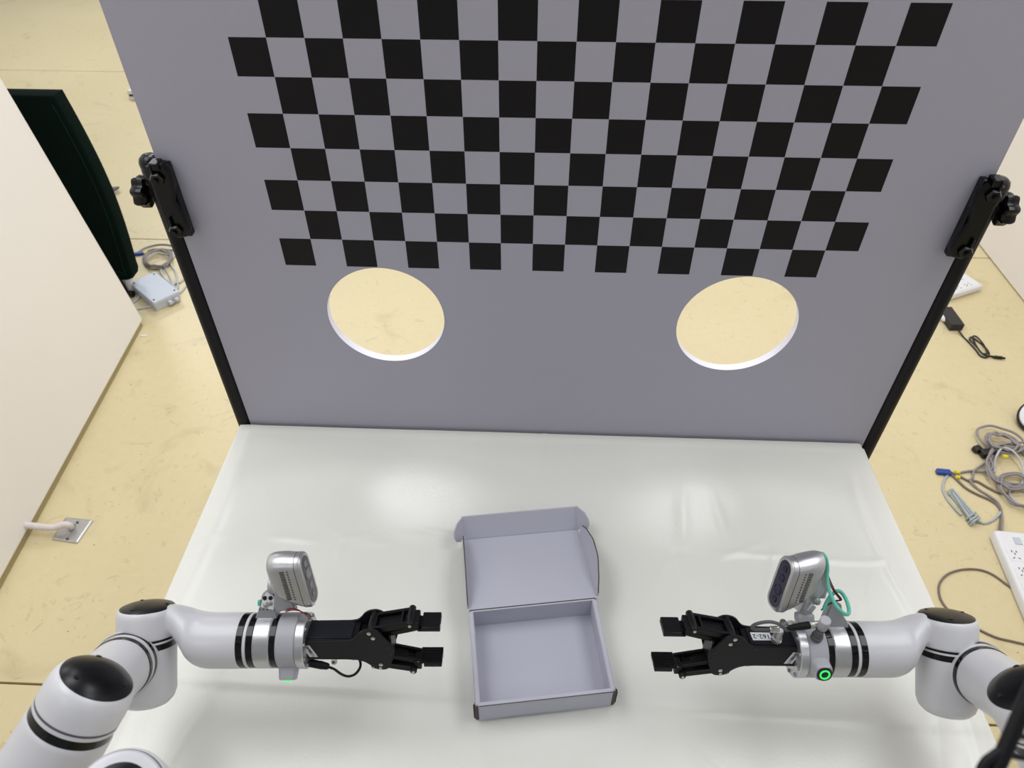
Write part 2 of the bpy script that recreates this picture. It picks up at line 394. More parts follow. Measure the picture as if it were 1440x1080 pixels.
def cloth_mesh():
    bm = bmesh.new(); nx, ny = 300, 210
    drop = [0.0, 0.0025, 0.008, 0.02, 0.06, 0.16, 0.30]; outw = [0.0, 0.002, 0.004, 0.006, 0.008, 0.012, 0.016]
    xs = [None] * 0
    cols = [(-k) for k in range(len(drop) - 1, 0, -1)] + list(range(nx + 1)) + [nx + k for k in range(1, len(drop))]
    rows = [(-k) for k in range(len(drop) - 1, 0, -1)] + list(range(ny + 1))
    g = []
    for j in rows:
        line = []
        for i in cols:
            ii = min(max(i, 0), nx); jj = min(max(j, 0), ny)
            x = TX0 + 0.004 + (TX1 - TX0 - 0.008) * ii / nx; y = TY0 + (TY1 - TY0) * jj / ny
            # slight taper of the right side towards the board, as the cloth lies
            sgn = 0; kx = 0; ky = 0
            if i < 0: sgn, kx = -1, -i
            if i > nx: sgn, kx = 1, i - nx
            if j < 0: ky = -j
            tpr = ii / nx; x += (-0.010 * tpr * max(0, (y + 0.3)) / 0.3 + 0.016 * tpr * max(0, -(y + 0.3)) / 0.5)
            e = min(1, min(ii, nx - ii) / 6, (ny - jj) / 3 + .3)
            z = H - 0.001 + cloth_h(x, y) * (0.4 + 0.6 * max(0, e))
            wv = 1 + 0.5 * math.sin(y * 25) * (drop[kx] > .02)
            x += sgn * outw[kx] * wv; yy = y - outw[ky] * (1 + 0.6 * math.sin(x * 22))
            z -= max(drop[kx], drop[ky])
            line.append(bm.verts.new((x, yy, z)))
        g.append(line)
    for a, b in zip(g, g[1:]):
        for i in range(len(a) - 1): bm.faces.new((a[i], a[i + 1], b[i + 1], b[i]))
    return bm_mesh(bm, False)
cl = link('tablecloth', cloth_mesh(), M['cloth'], sharp=80)
tag(cl, 'glossy creased white cloth draped over the work table', 'tablecloth')

# ------------------------------------------------------------------ chequered board
bo = V((0, 0.0075, 0))
def hole(c, r): return [(BX + c * CELL + 2.0 * CELL * math.cos(-2 * PI * i / 96), BZ - r * CELL + 2.0 * CELL * math.sin(-2 * PI * i / 96)) for i in range(96)]
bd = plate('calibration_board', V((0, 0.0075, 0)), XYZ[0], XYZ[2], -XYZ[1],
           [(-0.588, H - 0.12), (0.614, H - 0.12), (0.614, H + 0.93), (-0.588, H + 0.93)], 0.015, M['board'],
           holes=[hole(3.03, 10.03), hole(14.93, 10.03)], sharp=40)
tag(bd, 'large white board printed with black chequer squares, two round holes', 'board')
# posts with clamps
def post(x, s, lab, clab, dz=0.0):
    p = empty('support_post', (x, 0.0075, 0), lab, 'post')
    rev('pole', V((x, 0.0075, 0.01)), XYZ[2], [(0.0135, 0), (0.0135, H + 0.54 - dz), (0.0125, H + 0.545 - dz)], M['pole'], p, n=32)
    rev('base', V((x, 0.0075, 0)), XYZ[2], [(0.05, 0), (0.05, 0.008), (0.02, 0.012)], M['pole'], p, n=32)
    rev('end_cap', V((x, 0.0075, H + 0.553 - dz)), XYZ[2], [(0.0150, -0.032), (0.0160, -0.030), (0.0160, -0.014), (0.0152, -0.012), (0.0160, -0.010), (0.0160, -0.004), (0.0140, 0.002), (0.0095, 0.006), (0, 0.008)], M['gloss_pl'], p, n=32)
    c = empty('board_clamp', (x, 0, H + 0.48), clab, 'clamp', None)
    z1 = H + 0.560; z0 = H + 0.436 - dz * .6
    xi = x - s * 0.034; xo = x + s * 0.004                   # towards the board / outwards
    # waisted jaw plate in front of the board edge
    w_ = [(0, 0.0), (0.016, 0.004), (0.022, 0.018), (0.019, 0.042), (0.014, 0.062), (0.019, 0.085), (0.021, 0.11), (0.014, 0.124), (0.0, 0.124), (-0.012, 0.119), (-0.013, 0.01)]
    ol = [(-s * a, b) for a, b in w_]
    plate('jaw', V((x - s * 0.0185, -0.014, z0)), XYZ[0], XYZ[2], -XYZ[1], ol if s < 0 else ol[::-1], 0.016, M['gloss_pl'], c, bev=0.003)
    box('jaw_bar', (xi + s * 0.002, -0.0075, (z0 + z1) / 2 - 0.002), (0.010, 0.014, z1 - z0 - 0.004), M['gloss_pl'], c, bevel=0.002)
    box('clip', (x - s * 0.021, -0.016, z1 - 0.004), (0.015, 0.020, 0.012), M['gloss_pl'], c, bevel=0.002)
    for zz in (z0 + 0.016, z1 - 0.022):
        rev('hex_nut', V((x - s * 0.0195, -0.021, zz)), -XYZ[1], [(0.0105, 0), (0.0105, 0.005), (0.008, 0.008), (0.004, 0.0085), (0.004, 0.012), (0, 0.0125)], M['gloss_pl'], c, n=6, sharp=20)
        box('web', (x - s * 0.0165, -0.022, zz + 0.012), (0.003, 0.012, 0.02), M['gloss_pl'], c, bevel=0.001)
    # star knob on the outer side
    bm = bmesh.new(); secs = []
    kz = H + 0.500
    for h, sc in ((0.0, 0.8), (0.003, 0.97), (0.007, 1.0), (0.016, 1.0), (0.020, 0.92), (0.022, 0.7)):
        ring = []
        for i in range(56):
            a = 2 * PI * i / 56; r = (0.0225 + 0.0028 * math.cos(7 * a)) * sc
            ring.append(V((x + s * (0.016 + h), 0.0075 + r * math.cos(a), kz + r * math.sin(a))))
        secs.append(ring)
    add_loft(bm, secs); link('star_knob', bm_mesh(bm), M['gloss_pl'], c)
    rev('knob_stem', V((x + s * 0.010, 0.0075, kz)), V((s, 0, 0)), [(0.009, 0), (0.009, 0.01)], M['gloss_pl'], c, n=24)
    for u_ in (-0.0155, 0.0155): pass
post(-0.6025, -1, 'black post at the left edge of the chequered board', 'black clamp with star knob on the left board edge')
post(0.6285, 1, 'black post at the right edge of the chequered board', 'black clamp with star knob on the right board edge', 0.010)

# ------------------------------------------------------------------ open mailer box
def mailer():
    Z0 = H + 0.0045
    A = V((-0.093, -0.559, 0)); B = V((0.098, -0.530, 0))      # tray, front corners
    C_ = V((-0.1145, -0.417, 0)); D = V((0.0765, -0.3915, 0))   # hinge corners
    ex = (B - A).normalized(); ey = V((-ex.y, ex.x, 0)); Wd = 0.193; Dp = 0.144; Hh = 0.045; t = 0.003
    o = A.copy(); o.z = Z0
    # the tray's sides run along the line from the front corner to the hinge corner
    root = empty('mailer_box', o, 'open white corrugated card mailer box lying on the cloth between the grippers', 'box')
    P = lambda u, v, z: o + ex * u + ey * v + V((0, 0, z))
    box('tray_floor', P(Wd / 2, Dp / 2, t / 2), (Wd, Dp, t), M['card'], root, (ex, ey, XYZ[2]))
    box('front_wall', P(Wd / 2, t, Hh / 2 + 0.0005), (Wd - 0.006, t * 2, Hh), M['card'], root, (ex, ey, XYZ[2]), bevel=0.001)
    box('back_wall', P(Wd / 2, Dp - t / 2, Hh / 2), (Wd - 0.004, t, Hh), M['card'], root, (ex, ey, XYZ[2]), bevel=0.0006)
    for u in (t, Wd - t):
        box('side_wall', P(u, Dp / 2, Hh / 2 + 0.001), (t * 2.4, Dp - 0.004, Hh), M['card'], root, (ex, ey, XYZ[2]), bevel=0.002)
    for u, s in ((-0.001, -1), (Wd + 0.001, 1)):
        sl = box('corner_slot', P(u - s * 0.002, 0.004, Hh / 2), (0.006, 0.009, Hh - 0.004), M['card_edge'], root, (ex, ey, XYZ[2]), bevel=0.002)
        sl['label'] = 'dark brown cut edge'
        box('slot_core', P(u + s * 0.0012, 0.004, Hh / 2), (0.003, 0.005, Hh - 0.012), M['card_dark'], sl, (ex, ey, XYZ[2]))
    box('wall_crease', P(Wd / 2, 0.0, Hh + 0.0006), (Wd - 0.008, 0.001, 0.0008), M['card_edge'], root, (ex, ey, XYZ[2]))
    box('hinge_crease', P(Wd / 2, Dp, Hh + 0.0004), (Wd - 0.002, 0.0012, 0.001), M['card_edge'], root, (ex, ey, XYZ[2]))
    # lid slopes from the hinge down to the cloth
    hz = Hh; LL = 0.160
    ld = (ey * LL + V((0, 0, -hz + 0.004))).normalized(); ln = ex.cross(ld).normalized()
    Q = lambda u, v, w_: P(0, Dp, hz) + ex * u + ld * v + ln * w_
    LW = Wd + 0.002; L3 = (LL ** 2 + (hz - .004) ** 2) ** .5 - 0.004
    box('lid_panel', Q(LW / 2, L3 / 2, -t / 2), (LW, L3, t), M['card'], root, (ex, ld, ln))
    # lid front wall, standing up and leaning a little outwards
    wdv = (ln * 0.97 + ld * 0.24).normalized()
    box('lid_front_wall', Q(LW / 2, L3, 0) + wdv * 0.021, (LW + 0.004, 0.0034, 0.042), M['card'], root, (ex, wdv.cross(ex), wdv), bevel=0.0006)
    # rounded ears folded outward at the ends of the lid front wall
    yy = wdv.cross(ex)
    for s in (-1, 1):
        u0 = 0 if s < 0 else LW
        ear = [(0, 0.004), (0.006, 0.002), (0.010, 0.006), (0.0125, 0.016), (0.012, 0.028), (0.008, 0.037), (0.0, 0.042)]
        e1 = (ex * s * 0.55 - ld * 0.83).normalized()
        e1 = (e1 - wdv * e1.dot(wdv)).normalized(); e3 = e1.cross(wdv)
        pl = [(a * 2.2, b) for a, b in ear]
        plate('lid_ear', Q(u0, L3 - 0.001, 0) + e3 * 0.0, e1, wdv, e3, pl, 0.0025, M['card'], root)
    # side flaps of the lid
    for s in (-1, 1):
        u0 = 0.0 if s < 0 else LW
        lean = -0.02 if s < 0 else 0.22
        secs = []
        nn = 22
        for i in range(nn + 1):
            v = 0.004 + (L3 - 0.018) * i / nn; k = i / nn
            kp = [(0, .006), (.15, .022), (.35, .035), (.6, .036), (.85, .028), (1.0, .018)]
            for (ka, ha_), (kb, hb_) in zip(kp, kp[1:]):
                if ka <= k <= kb + 1e-6: q_ = (k - ka) / (kb - ka); q_ = q_ * q_ * (3 - 2 * q_) * .4 + q_ * .6; hh = ha_ + (hb_ - ha_) * q_
            bow = (0.003 if s > 0 else 0.0) * math.sin(PI * k)
            up = (ln + ex * s * lean).normalized(); b0 = Q(u0, v, 0); tp = b0 + up * hh + ex * s * bow; off = ex * s * 0.0026
            secs.append([b0, tp, tp + off, b0 + off])
        fl_ = loft('lid_side_flap', secs, M['card'], root, sharp=30)
        edge = [(q[1] + q[2]) / 2 + ln * 0.0004 for q in secs]
        tube('flap_cut_edge', edge, 0.0009, M['card_edge'], fl_, n=6, smooth=False)
mailer()

# ------------------------------------------------------------------ robot arms
DA = 0.945                                                    # distance of the wrist line from the view point
PX = DA / F                                                   # metres per unit of the side drawing at that distance
def robot(side, root, lab_gr):
    s = 1 if side == 'L' else -1
    X = (lambda x: x) if s > 0 else (lambda x: 1548 - x)
    Y = (lambda y: y) if s > 0 else (lambda y: y + 12.5)
    YG = (lambda y: y) if s > 0 else (lambda y: y + 9.5)
    E1, E2, E3 = cw(s, 0, 0), cw(0, 1, 0), cw(0, 0, 1)
    c0 = lambda x, y=900, d=DA: spot(X(x), Y(y), d)
    AX = (c0(430) - c0(330)).normalized()
    R = 37.2 * PX
    # ---- forearm: round tube that flattens into the elbow head
    secs = []
    #      x    ytop  ybot  half-depth
    prof = [(350, 863.5, 937, .99), (344.5, 863, 937.5, 1.0), (340, 862.5, 938, 1.0), (320, 862.5, 938, 1.0), (300, 862.5, 938, 1.0), (290, 862, 937, 1.0), (280, 861, 932.5, .99), (272, 859.5, 924, .98),
            (265, 857.5, 912, .86), (258, 855, 902, .75), (250, 852.5, 894, .61), (241, 851, 888.5, .46), (230, 851.5, 887.5, .36), (215, 853, 886, .3)]
    for x, yt, yb, hd in prof:
        if s < 0 and x < 330: x = 330 - (330 - x) * 0.93
        yc = (yt + yb) / 2; hr = (yb - yt) / 2 * PX; c = c0(x, yc)
        flat = max(0, 1 - (yb - yt) / 75.0)
        ring = []
        for i in range(64):
            a = 2 * PI * i / 64; ca, sa = math.cos(a), math.sin(a)
            p = 2 + 1.6 * flat
            ca_ = math.copysign(abs(ca) ** (2 / p), ca); sa_ = math.copysign(abs(sa) ** (2 / p), sa)
            ring.append(c + E2 * (hr * sa_) + E3 * (R * hd * ca_))
        secs.append(ring)
    # ---- elbow head, black cap, ring, lower joint barrel
    ex_ = 207 if s > 0 else 1548 - 1331
    up = cw(0, 1, 0); hc = c0(ex_, 878); r1 = 39.3 * PX
    bm = bmesh.new(); add_loft(bm, secs)
    add_rev(bm, hc, up, [(r1 * .985, -0.0135), (r1, -0.0125), (r1, 0.012), (r1 * 0.99, 0.0175), (r1 * 0.95, 0.0215), (r1 * 0.90, 0.0232)], 96)
    fa = link('forearm', bm_mesh(bm), M['shell'], root, sharp=180)
    rm_ = fa.modifiers.new('remesh', 'REMESH'); rm_.mode = 'VOXEL'; rm_.voxel_size = 0.0012; rm_.use_smooth_shade = True
    sm_ = fa.modifiers.new('smooth', 'SMOOTH'); sm_.factor = 0.5; sm_.iterations = 22
    cap = rev('elbow_cap', hc + up * 0.0225, up, [(r1 * 0.90, -0.001), (r1 * 0.885, 0.0008), (r1 * 0.75, 0.0028), (r1 * 0.5, 0.0044), (r1 * 0.25, 0.0052), (0, 0.0055)], M['cap'], root, n=64)
    for q in (0.2, 2.3, 4.4):
        rx, ry = perp(up); pt = hc + up * 0.0256 + (rx * math.cos(q) + ry * math.sin(q)) * r1 * 0.66
        rev('cap_screw', pt, up, [(0.0022, 0), (0.0022, 0.001), (0.0012, 0.0012)], M['blackwire'], cap, n=14)
    rev('elbow_seam', hc, up, [(r1 * .985, -0.0155), (r1 * .985, -0.0132)], M['black_gloss'], root, n=64)
    rev('elbow_lip', hc, up, [(r1 * .97, -0.0185), (r1 * 0.99, -0.018), (r1 * 0.99, -0.0155)], M['shell'], root, n=64)
    rev('elbow_ring', hc, up, [(r1 * .975, -0.0265), (r1 * .975, -0.018)], M['black_gloss'], root, n=64)
    rb = r1 * 0.985
    rev('joint_barrel', hc, up, [(rb * .2, -0.104), (rb * 0.55, -0.1035), (rb * 0.78, -0.1005), (rb * 0.92, -0.095), (rb, -0.086), (rb, -0.0262)], M['shell'], root, n=72)
    # ---- rings at the wrist
    def band(name, xa, xb, r, m, lip=0.0006, **k):
        a = c0(xa); L_ = (c0(xb) - a).length
        return rev(name, a, AX, [(r - lip, 0), (r, lip), (r, L_ - lip), (r - lip, L_)], m, root, n=80, **k)
    band('black_ring', 343.5, 353, R * 1.004, M['black_gloss'])
    band('spacer_ring', 353, 357.5, R * 1.0, M['shell'])
    band('black_ring', 357.5, 366.5, R * .998, M['black_gloss'])
    band('wrist_band', 366.5, 388, R * 1.005, M['alu'])
    band('spacer_ring', 388, 389, R * .99, M['shell'])
    band('black_ring', 389, 397.5, R * .995, M['black_gloss'])
    wc = band('wrist_collar', 397.5, 423.5, R * 1.01, M['grey_shell'], 0.001)
    fl_ = band('tool_flange', 423.5, 436, R * 1.02, M['alu'], 0.001)
    for q in range(10):
        a = 2 * PI * (q + .3) / 10; ctr = c0(436) + (E2 * math.cos(a) + E3 * math.sin(a)) * R * 0.9
        rev('flange_bolt', ctr, AX, [(0.0024, 0), (0.0024, 0.0016), (0.0016, 0.002)], M['alu_dark'], fl_, n=12)
    # ---- button pod with the green light
    pd = (E2 * -.93 + E3 * .30 if s > 0 else E2 * -.30 + E3 * .95).normalized(); pc = c0(410) + pd * (R + 0.003)
    pz = AX; py = pd.cross(pz)
    pod = []
    for h, sc in ((-0.012, 1.25), (-0.002, 1.08), (0.005, 1.0), (0.0085, .98), (0.0105, .9)):
        pod.append(rrect(pc + pd * h, pz, py, 0.0215 * sc, 0.021 * sc, 0.0062 * sc))
    pb = loft('button_pod', pod, M['grey_shell'], root)
    if s < 0: rev('button_face', pc + pd * 0.0104, pd, [(0.0095, 0), (0.0095, 0.0012), (0.0085, 0.0016)], M['blackpl'], pb, n=40)
    bm = bmesh.new(); bz1, bz2 = perp(pd)
    add_tube(bm, [pc + pd * 0.0122 + (bz1 * math.cos(2 * PI * i / 40) + bz2 * math.sin(2 * PI * i / 40)) * (0.0056 if s < 0 else 0.0042) for i in range(40)], 0.0009 if s < 0 else 0.0005, 8, True)
    gl = link('green_light_ring', bm_mesh(bm), M['green_led'], pb); gl['label'] = 'glowing green ring light'
    # ---- sensor bracket on the wrist band
    bc = c0(378, 862)
    ol = [(-0.0155, -0.008), (0.0155, -0.008), (0.0125, 0.004), (0.0115, 0.012), (0.0125, 0.019), (0.0115, 0.0255), (0.008, 0.030), (0.0025, 0.0315), (-0.003, 0.030), (-0.0055, 0.026), (-0.0065, 0.018), (-0.010, 0.007)]
    if s > 0:
        br = plate('sensor_bracket', bc + E3 * 0.004, E1, E2, E1.cross(E2), ol, 0.016, M['alu_dark'], root, bev=0.0015)
        lo = [(a * 1.0 + 0.003, b) for a, b in [(-0.009 + 0.0, 0.012), (0.0075, 0.008), (0.0085, 0.020), (0.0075, 0.0265), (0.003, 0.030), (-0.001, 0.030), (-0.005, 0.027), (-0.0065, 0.022)]]
        plate('white_lug', bc + E3 * 0.0125, E1, E2, E1.cross(E2), lo, 0.002, M['white_pl'], br)
        for dx in (-0.0005, 0.0068):
            rev('lug_hole', bc + E3 * 0.0134 + E1 * dx + E2 * 0.0235, E3, [(0.0028, 0), (0.0028, 0.0006)], M['blackwire'], br, n=20)
        rev('lug_screw', bc + E3 * 0.0132 + E1 * 0.001 + E2 * 0.015, E3, [(0.004, 0), (0.004, 0.001), (0.002, 0.002), (0, 0.0022)], M['steel'], br, n=20)
        box('wire_plug', bc + E3 * 0.010 + E1 * -0.0085 + E2 * 0.0165, (0.004, 0.007, 0.006), M['teal'], br, (E1, E2, E3), bevel=0.001)
        rev('lug_screw', bc + E3 * 0.0132 + E1 * 0.0068 + E2 * 0.0165, (E3 + E1 * .3).normalized(), [(0.003, 0), (0.003, 0.001), (0.0018, 0.0016), (0, 0.002)], M['alu_dark'], br, n=8)
        for q in range(4): rev('lug_rivet', bc + E3 * 0.0122 + E1 * (-0.0075 + 0.0048 * q) + E2 * 0.0085, E3, [(0.0009, 0), (0.0009, 0.0005)], M['slot'], br, n=8)
    else:
        ol2 = [(-0.012, -0.008), (0.0215, -0.008), (0.019, 0.004), (0.015, 0.010), (0.0125, 0.018), (0.0115, 0.026), (0.006, 0.030), (0.000, 0.029), (-0.004, 0.020), (-0.009, 0.008)]
        ol2 = [(-a + 0.004, b) for a, b in ol2][::-1]
        br = plate('sensor_bracket', bc + E3 * 0.004, E1, E2, -E1.cross(E2) * -1, ol2, 0.016, M['alu_dark'], root, bev=0.0015)
        rev('pivot_screw', spot(1149, 846, DA - 0.016), E3, [(0.0045, 0), (0.0045, 0.001), (0.003, 0.0022), (0, 0.0025)], M['alu_dark'], br, n=24)
    # ---- depth sensor head
    if s > 0:
        N = cw(.965, .12, .10).normalized(); Lx = cw(.172, -1.064, -.386); face = spot(434, 814, 0.925)
    else:
        N = cw(-.95, .12, .26).normalized(); Lx = cw(-.208, -1.03, -.33); face = spot(1097.5, 821, 0.918)
    Lx = (Lx - N * Lx.dot(N)).normalized(); Sx = N.cross(Lx).normalized()
    if Sx.dot(cw(0, -.3, 1)) < 0: Sx = -Sx                      # Sx: the flank turned to the viewer
    LL, SS = (0.0755, 0.033)
    hs = []
    for d, kl, ks, sh, rr in ((-0.001, .93, .88, 0, .4), (0.0, .97, .96, 0, .42), (0.002, 1.0, 1.0, 0, .44), (0.0085, 1.01, 1.02, 0, .46), (0.022, 0.98, 1.06, -0.0036, .47), (0.034, 0.91, 1.08, -0.0072, .48),
                              (0.043, 0.82, 1.03, -0.0105, .49), (0.0475, 0.72, .93, -0.0125, .49), (0.049, 0.64, .8, -0.013, .49)):
        hs.append(rrect(face - N * (d * .90) + Lx * (sh * (1.0 if s > 0 else 1.7)), Lx, Sx, LL * kl, SS * ks, SS * ks * rr, 10))
    sh_ = loft('depth_sensor', hs, M['alu'], root, sharp=40); sh_['label'] = 'silver depth sensor head'
    bm = bmesh.new(); add_loft(bm, [rrect(face - N * 0.0072, Lx, Sx, LL * 1.014, SS * 1.03, SS * .48, 10), rrect(face - N * 0.0079, Lx, Sx, LL * 1.014, SS * 1.03, SS * .48, 10)])
    link('seam', bm_mesh(bm), M['slot'], sh_)
    win = loft('window', [rrect(face + N * 0.0006, Lx, Sx, LL * .88, SS * .68, SS * .32, 8), rrect(face + N * 0.0014, Lx, Sx, LL * .87, SS * .665, SS * .32, 8)], M['lens'] if s < 0 else M['smoke'], sh_)
    for v, r in ((-0.0215, .0042), (-0.0085, .0053), (0.0085, .0072), (0.0225, .0045)):
        vv = v if s < 0 else -v
        c = face + N * 0.0014 + Lx * vv
        rev('lens', c, N, [(r, 0), (r, 0.0007), (r * .85, 0.0009), (r * .8, 0.0003), (r * .4, 0.0002), (0, 0.0004)], M['lens_ring'] if s < 0 else M['alu_dark'], sh_, n=32)
    # vents in the flank
    bm = bmesh.new()
    for i in range(18):
        v = -0.020 + 0.0405 * i / 17
        add_box(bm, face - N * 0.0235 + Lx * (v - .0045 * (1.0 if s > 0 else 1.7)) + Sx * (SS * .531 + 0.0001), (N, Lx, Sx), (0.006, 0.0011, 0.0008))
    for i in range(12):
        v = -0.021 + 0.041 * i / 11
        add_box(bm, face - N * 0.0165 + Lx * (v - .003 * (1.0 if s > 0 else 1.7)) + Sx * (SS * .526 + 0.0001), (N, Lx, Sx), (0.0016, 0.0014, 0.0008))
    link('vent_slots', bm_mesh(bm), M['slot'], sh_, smooth=False)
    # saddle and rear pivot drum that hold the sensor
    if s > 0:
        pv = spot(389, 822, .935); pax = cw(1, 0.02, .05).normalized()
        rev('pivot_drum', pv - pax * 0.009, pax, [(0.009, 0), (0.0115, 0.001), (0.0125, 0.004), (0.0125, 0.018), (0.011, 0.020)], M['alu'], root, n=40)
        plate('sensor_arm', spot(402, 843, .932), E1, E2, E3, [(-0.012, 0.026), (-0.001, 0.030), (0.006, 0.010), (0.010, -0.004), (0.014, -0.012), (-0.004, -0.0135), (-0.010, -0.016), (-0.014, -0.008)][::-1], 0.014, M['alu_dark'], root, bev=0.002)
        tube('wire', [spot(400, 858, .93), spot(408, 855.8, .92), spot(418, 857, .925), spot(427, 862, .93), spot(436, 864, .925)], 0.0008, M['red'], root, n=6)['label'] = 'red sensor wire'
        tube('wire', [spot(402, 860, .93), spot(412, 858, .92), spot(424, 860, .925), spot(434, 868, .92), spot(440, 872, .925)], 0.0007, M['red'], root, n=6)
        tube('wire', [spot(425, 862, .93), spot(431, 862, .92), spot(438, 868, .92)], 0.0009, M['blackwire'], root, n=6)['label'] = 'black sensor wire'
    else:
        pv = spot(1155, 820, .948); pax = cw(.95, -.25, -.25).normalized()
        plate('sensor_arm', spot(1143, 838, .945), E1, E2, E1.cross(E2), [(0.022, -0.018), (0.014, -0.022), (0.004, -0.012), (-0.010, 0.002), (-0.0185, 0.012), (-0.018, 0.036), (-0.009, 0.036), (0.004, 0.024), (0.012, 0.004)], 0.020, M['alu'], root, bev=0.003)
        loft('pivot_drum', [rrect(pv + cw(-.006, .012, 0), E3, cw(.95, -.3, 0).normalized(), 0.024, 0.021, 0.007), rrect(pv + cw(-.002, .002, 0), E3, cw(.95, -.3, 0).normalized(), 0.026, 0.022, 0.008), rrect(pv + cw(-.007, -.0165, 0), E3, cw(.95, -.1, 0).normalized(), 0.022, 0.018, 0.005)], M['alu'], root)
        box('arm_block', spot(1131, 868, .93), (0.022, 0.012, 0.016), M['grey_shell'], root, (cw(1, 0, 0), cw(0, 1, 0), cw(0, 0, 1)), bevel=0.003)
        box('arm_tab', spot(1139, 855, .92), (0.008, 0.012, 0.01), M['alu_dark'], root, (cw(.8, -.6, 0), cw(.6, .8, 0), cw(0, 0, 1)), bevel=0.0015)
        T = lambda pts: [spot(a, b, c) for a, b, c in pts]
        tube('teal_sleeve', T([(1151, 780, .935), (1156, 778.5, .92), (1161, 784, .915), (1163.5, 797, .915), (1163, 812, .915), (1166, 829, .91), (1173, 847, .905), (1182, 859, .90), (1190, 864, .905), (1194, 860, .915), (1191, 846, .925), (1185, 835, .93), (1178.5, 831, .93), (1170, 836, .93), (1163, 846, .93), (1158, 858, .93)]), 0.0024, M['teal'], root, n=10)['label'] = 'looped teal cable sleeve'
        tube('wire', T([(1152, 782, .937), (1157, 790, .93), (1160, 802, .928), (1165, 815, .925), (1171, 828, .922), (1178, 838, .925), (1182, 843, .93)]), 0.0013, M['red'], root, n=6)['label'] = 'dark red sensor wire'
        tube('wire', T([(1153, 780, .937), (1158, 789, .932), (1162, 803, .93), (1168, 818, .928), (1175, 832, .92), (1183, 843, .92), (1175, 845, .925), (1163, 851, .93), (1155, 858, .935)]), 0.0011, M['blackwire'], root, n=6)['label'] = 'black sensor wire'
    # ---- gripper: frame tilted about the wrist axis; GN normal of the side plates, GT normal of the top cover
    GN = cw(0, math.sin(math.radians(-25.5)), math.cos(math.radians(-25.5)))
    GT = cw(0, math.cos(math.radians(-25.5)), -math.sin(math.radians(-25.5)))
    k = 1.0 / 1077; kt = 1.0 / (1077 * .75); D_ = 0.035
    yaw = 0.0 if s > 0 else 0.02
    GO = spot(X(433), YG(899.3), DA)                     # middle of the gripper body at the flange
    gx = (AX + GT * yaw).normalized(); GTT = (GT - gx * GT.dot(gx)).normalized(); GNN = GN
    def G(x, t, n=0.0): return GO + gx * ((x - 433) * k) + GTT * t + GNN * n
    ez = gx.cross(GTT)
    gb = link('gripper', bm_mesh(gbox(G, gx, GTT, GNN, k)), M['anod'], root, bevel=0.0008); gb['label'] = 'black parallel gripper'
    box('top_cover', G(466, 0.0163, 0), (66 * k, 0.0012, 0.0285), M['cover'], gb, (gx, GTT, GNN), bevel=0.0004)
    rev('mount_plate', G(431, 0, 0), gx, [(0.0325, 0), (0.0325, 0.0022), (0.031, 0.003)], M['alu'], gb, n=48)
    for a in (438, 494):
        for b in (-0.0105, 0.0105): rev('cover_screw', G(a, 0.0169, b), GTT, [(0.0016, 0), (0.0016, 0.0006), (0.0008, 0.0003)], M['blackwire'], gb, n=12)
    # side plates with flared knuckle
    ty = lambda y: (913.5 - y) * kt
    out = [(428, 901.5), (470, 901), (492, 900.6), (501, 899), (507, 895), (512, 890), (518, 887), (524, 885.8), (530, 885.6), (536, 887.4), (540, 890.5), (556, 909), (557.5, 912), (557, 918), (551, 933), (548.5, 937.5), (543, 940.3), (534, 940.3), (528, 938.5), (522, 934), (514, 929.5), (505, 927), (490, 926.2), (432, 926)]
    ol = [((x - 433) * k, ty(y)) for x, y in out]
    mid_ = smooth_path([V((a, b, 0)) for a, b in ol[2:22]], 3); ol = ol[:2] + [(q.x, q.y) for q in mid_] + ol[22:]
    for n_, nm in ((D_ / 2, 'side_plate'), (-D_ / 2, 'side_plate')):
        pl = plate(nm, G(433, 0, n_), gx, GTT, GNN, ol if gx.cross(GTT).dot(GNN) > 0 else ol, 0.003, M['anod2'], gb, bev=0.0004)
        for (a, b, rr) in ((525, 890, .0026), (530, 896.5, .0026), (537, 933, .0026), (536, 937.5, .002)):
            sc = rev('pivot_pin', G(a, ty(b), n_ + math.copysign(0.0015, n_)), GNN * math.copysign(1, n_), [(rr, 0), (rr, 0.0008), (rr * .6, 0.0012)], M['steel'], pl, n=16)
        for (a, b) in ((519, 895), (549, 909.5), (551, 919), (495, 903.5), (500, 925), (528, 934), (437, 903.5)):
            rev('plate_screw', G(a, ty(b), n_ + math.copysign(0.0015, n_)), GNN * math.copysign(1, n_), [(0.0019, 0), (0.0019, 0.0005), (0.001, 0.0002)], M['blackwire'], pl, n=12)
    # rear label on the front plate
    lc = G(442, ty(913.2), D_ / 2 + 0.0019)
    lb = plate('serial_label', lc, gx, GTT, GNN, [(-0.0105, 0.0085), (-0.0005, 0.0085), (0.0082, -0.0108), (-0.0025, -0.0108)], 0.0003, M['label'], gb)
    sd = V((0.0087, -0.0193, 0)).normalized(); ty_ = (gx * sd.x + GTT * sd.y); tx_ = ty_
    ey_t = GNN.cross(tx_)
    if s < 0: tx_ = -(gx * sd.x + GTT * sd.y) * -1; ey_t = GNN.cross(tx_)
    text('serial_text', '10098511', lc + GNN * 0.0004 + gx * -0.0012, tx_, ey_t, 0.0056, M['ink'], lb)
    # palm web between the plates
    box('palm_web', G(552, 0.0, 0), (0.003, 0.042, 0.031), M['anod'], gb, (gx, GTT, GNN), bevel=0.0006)
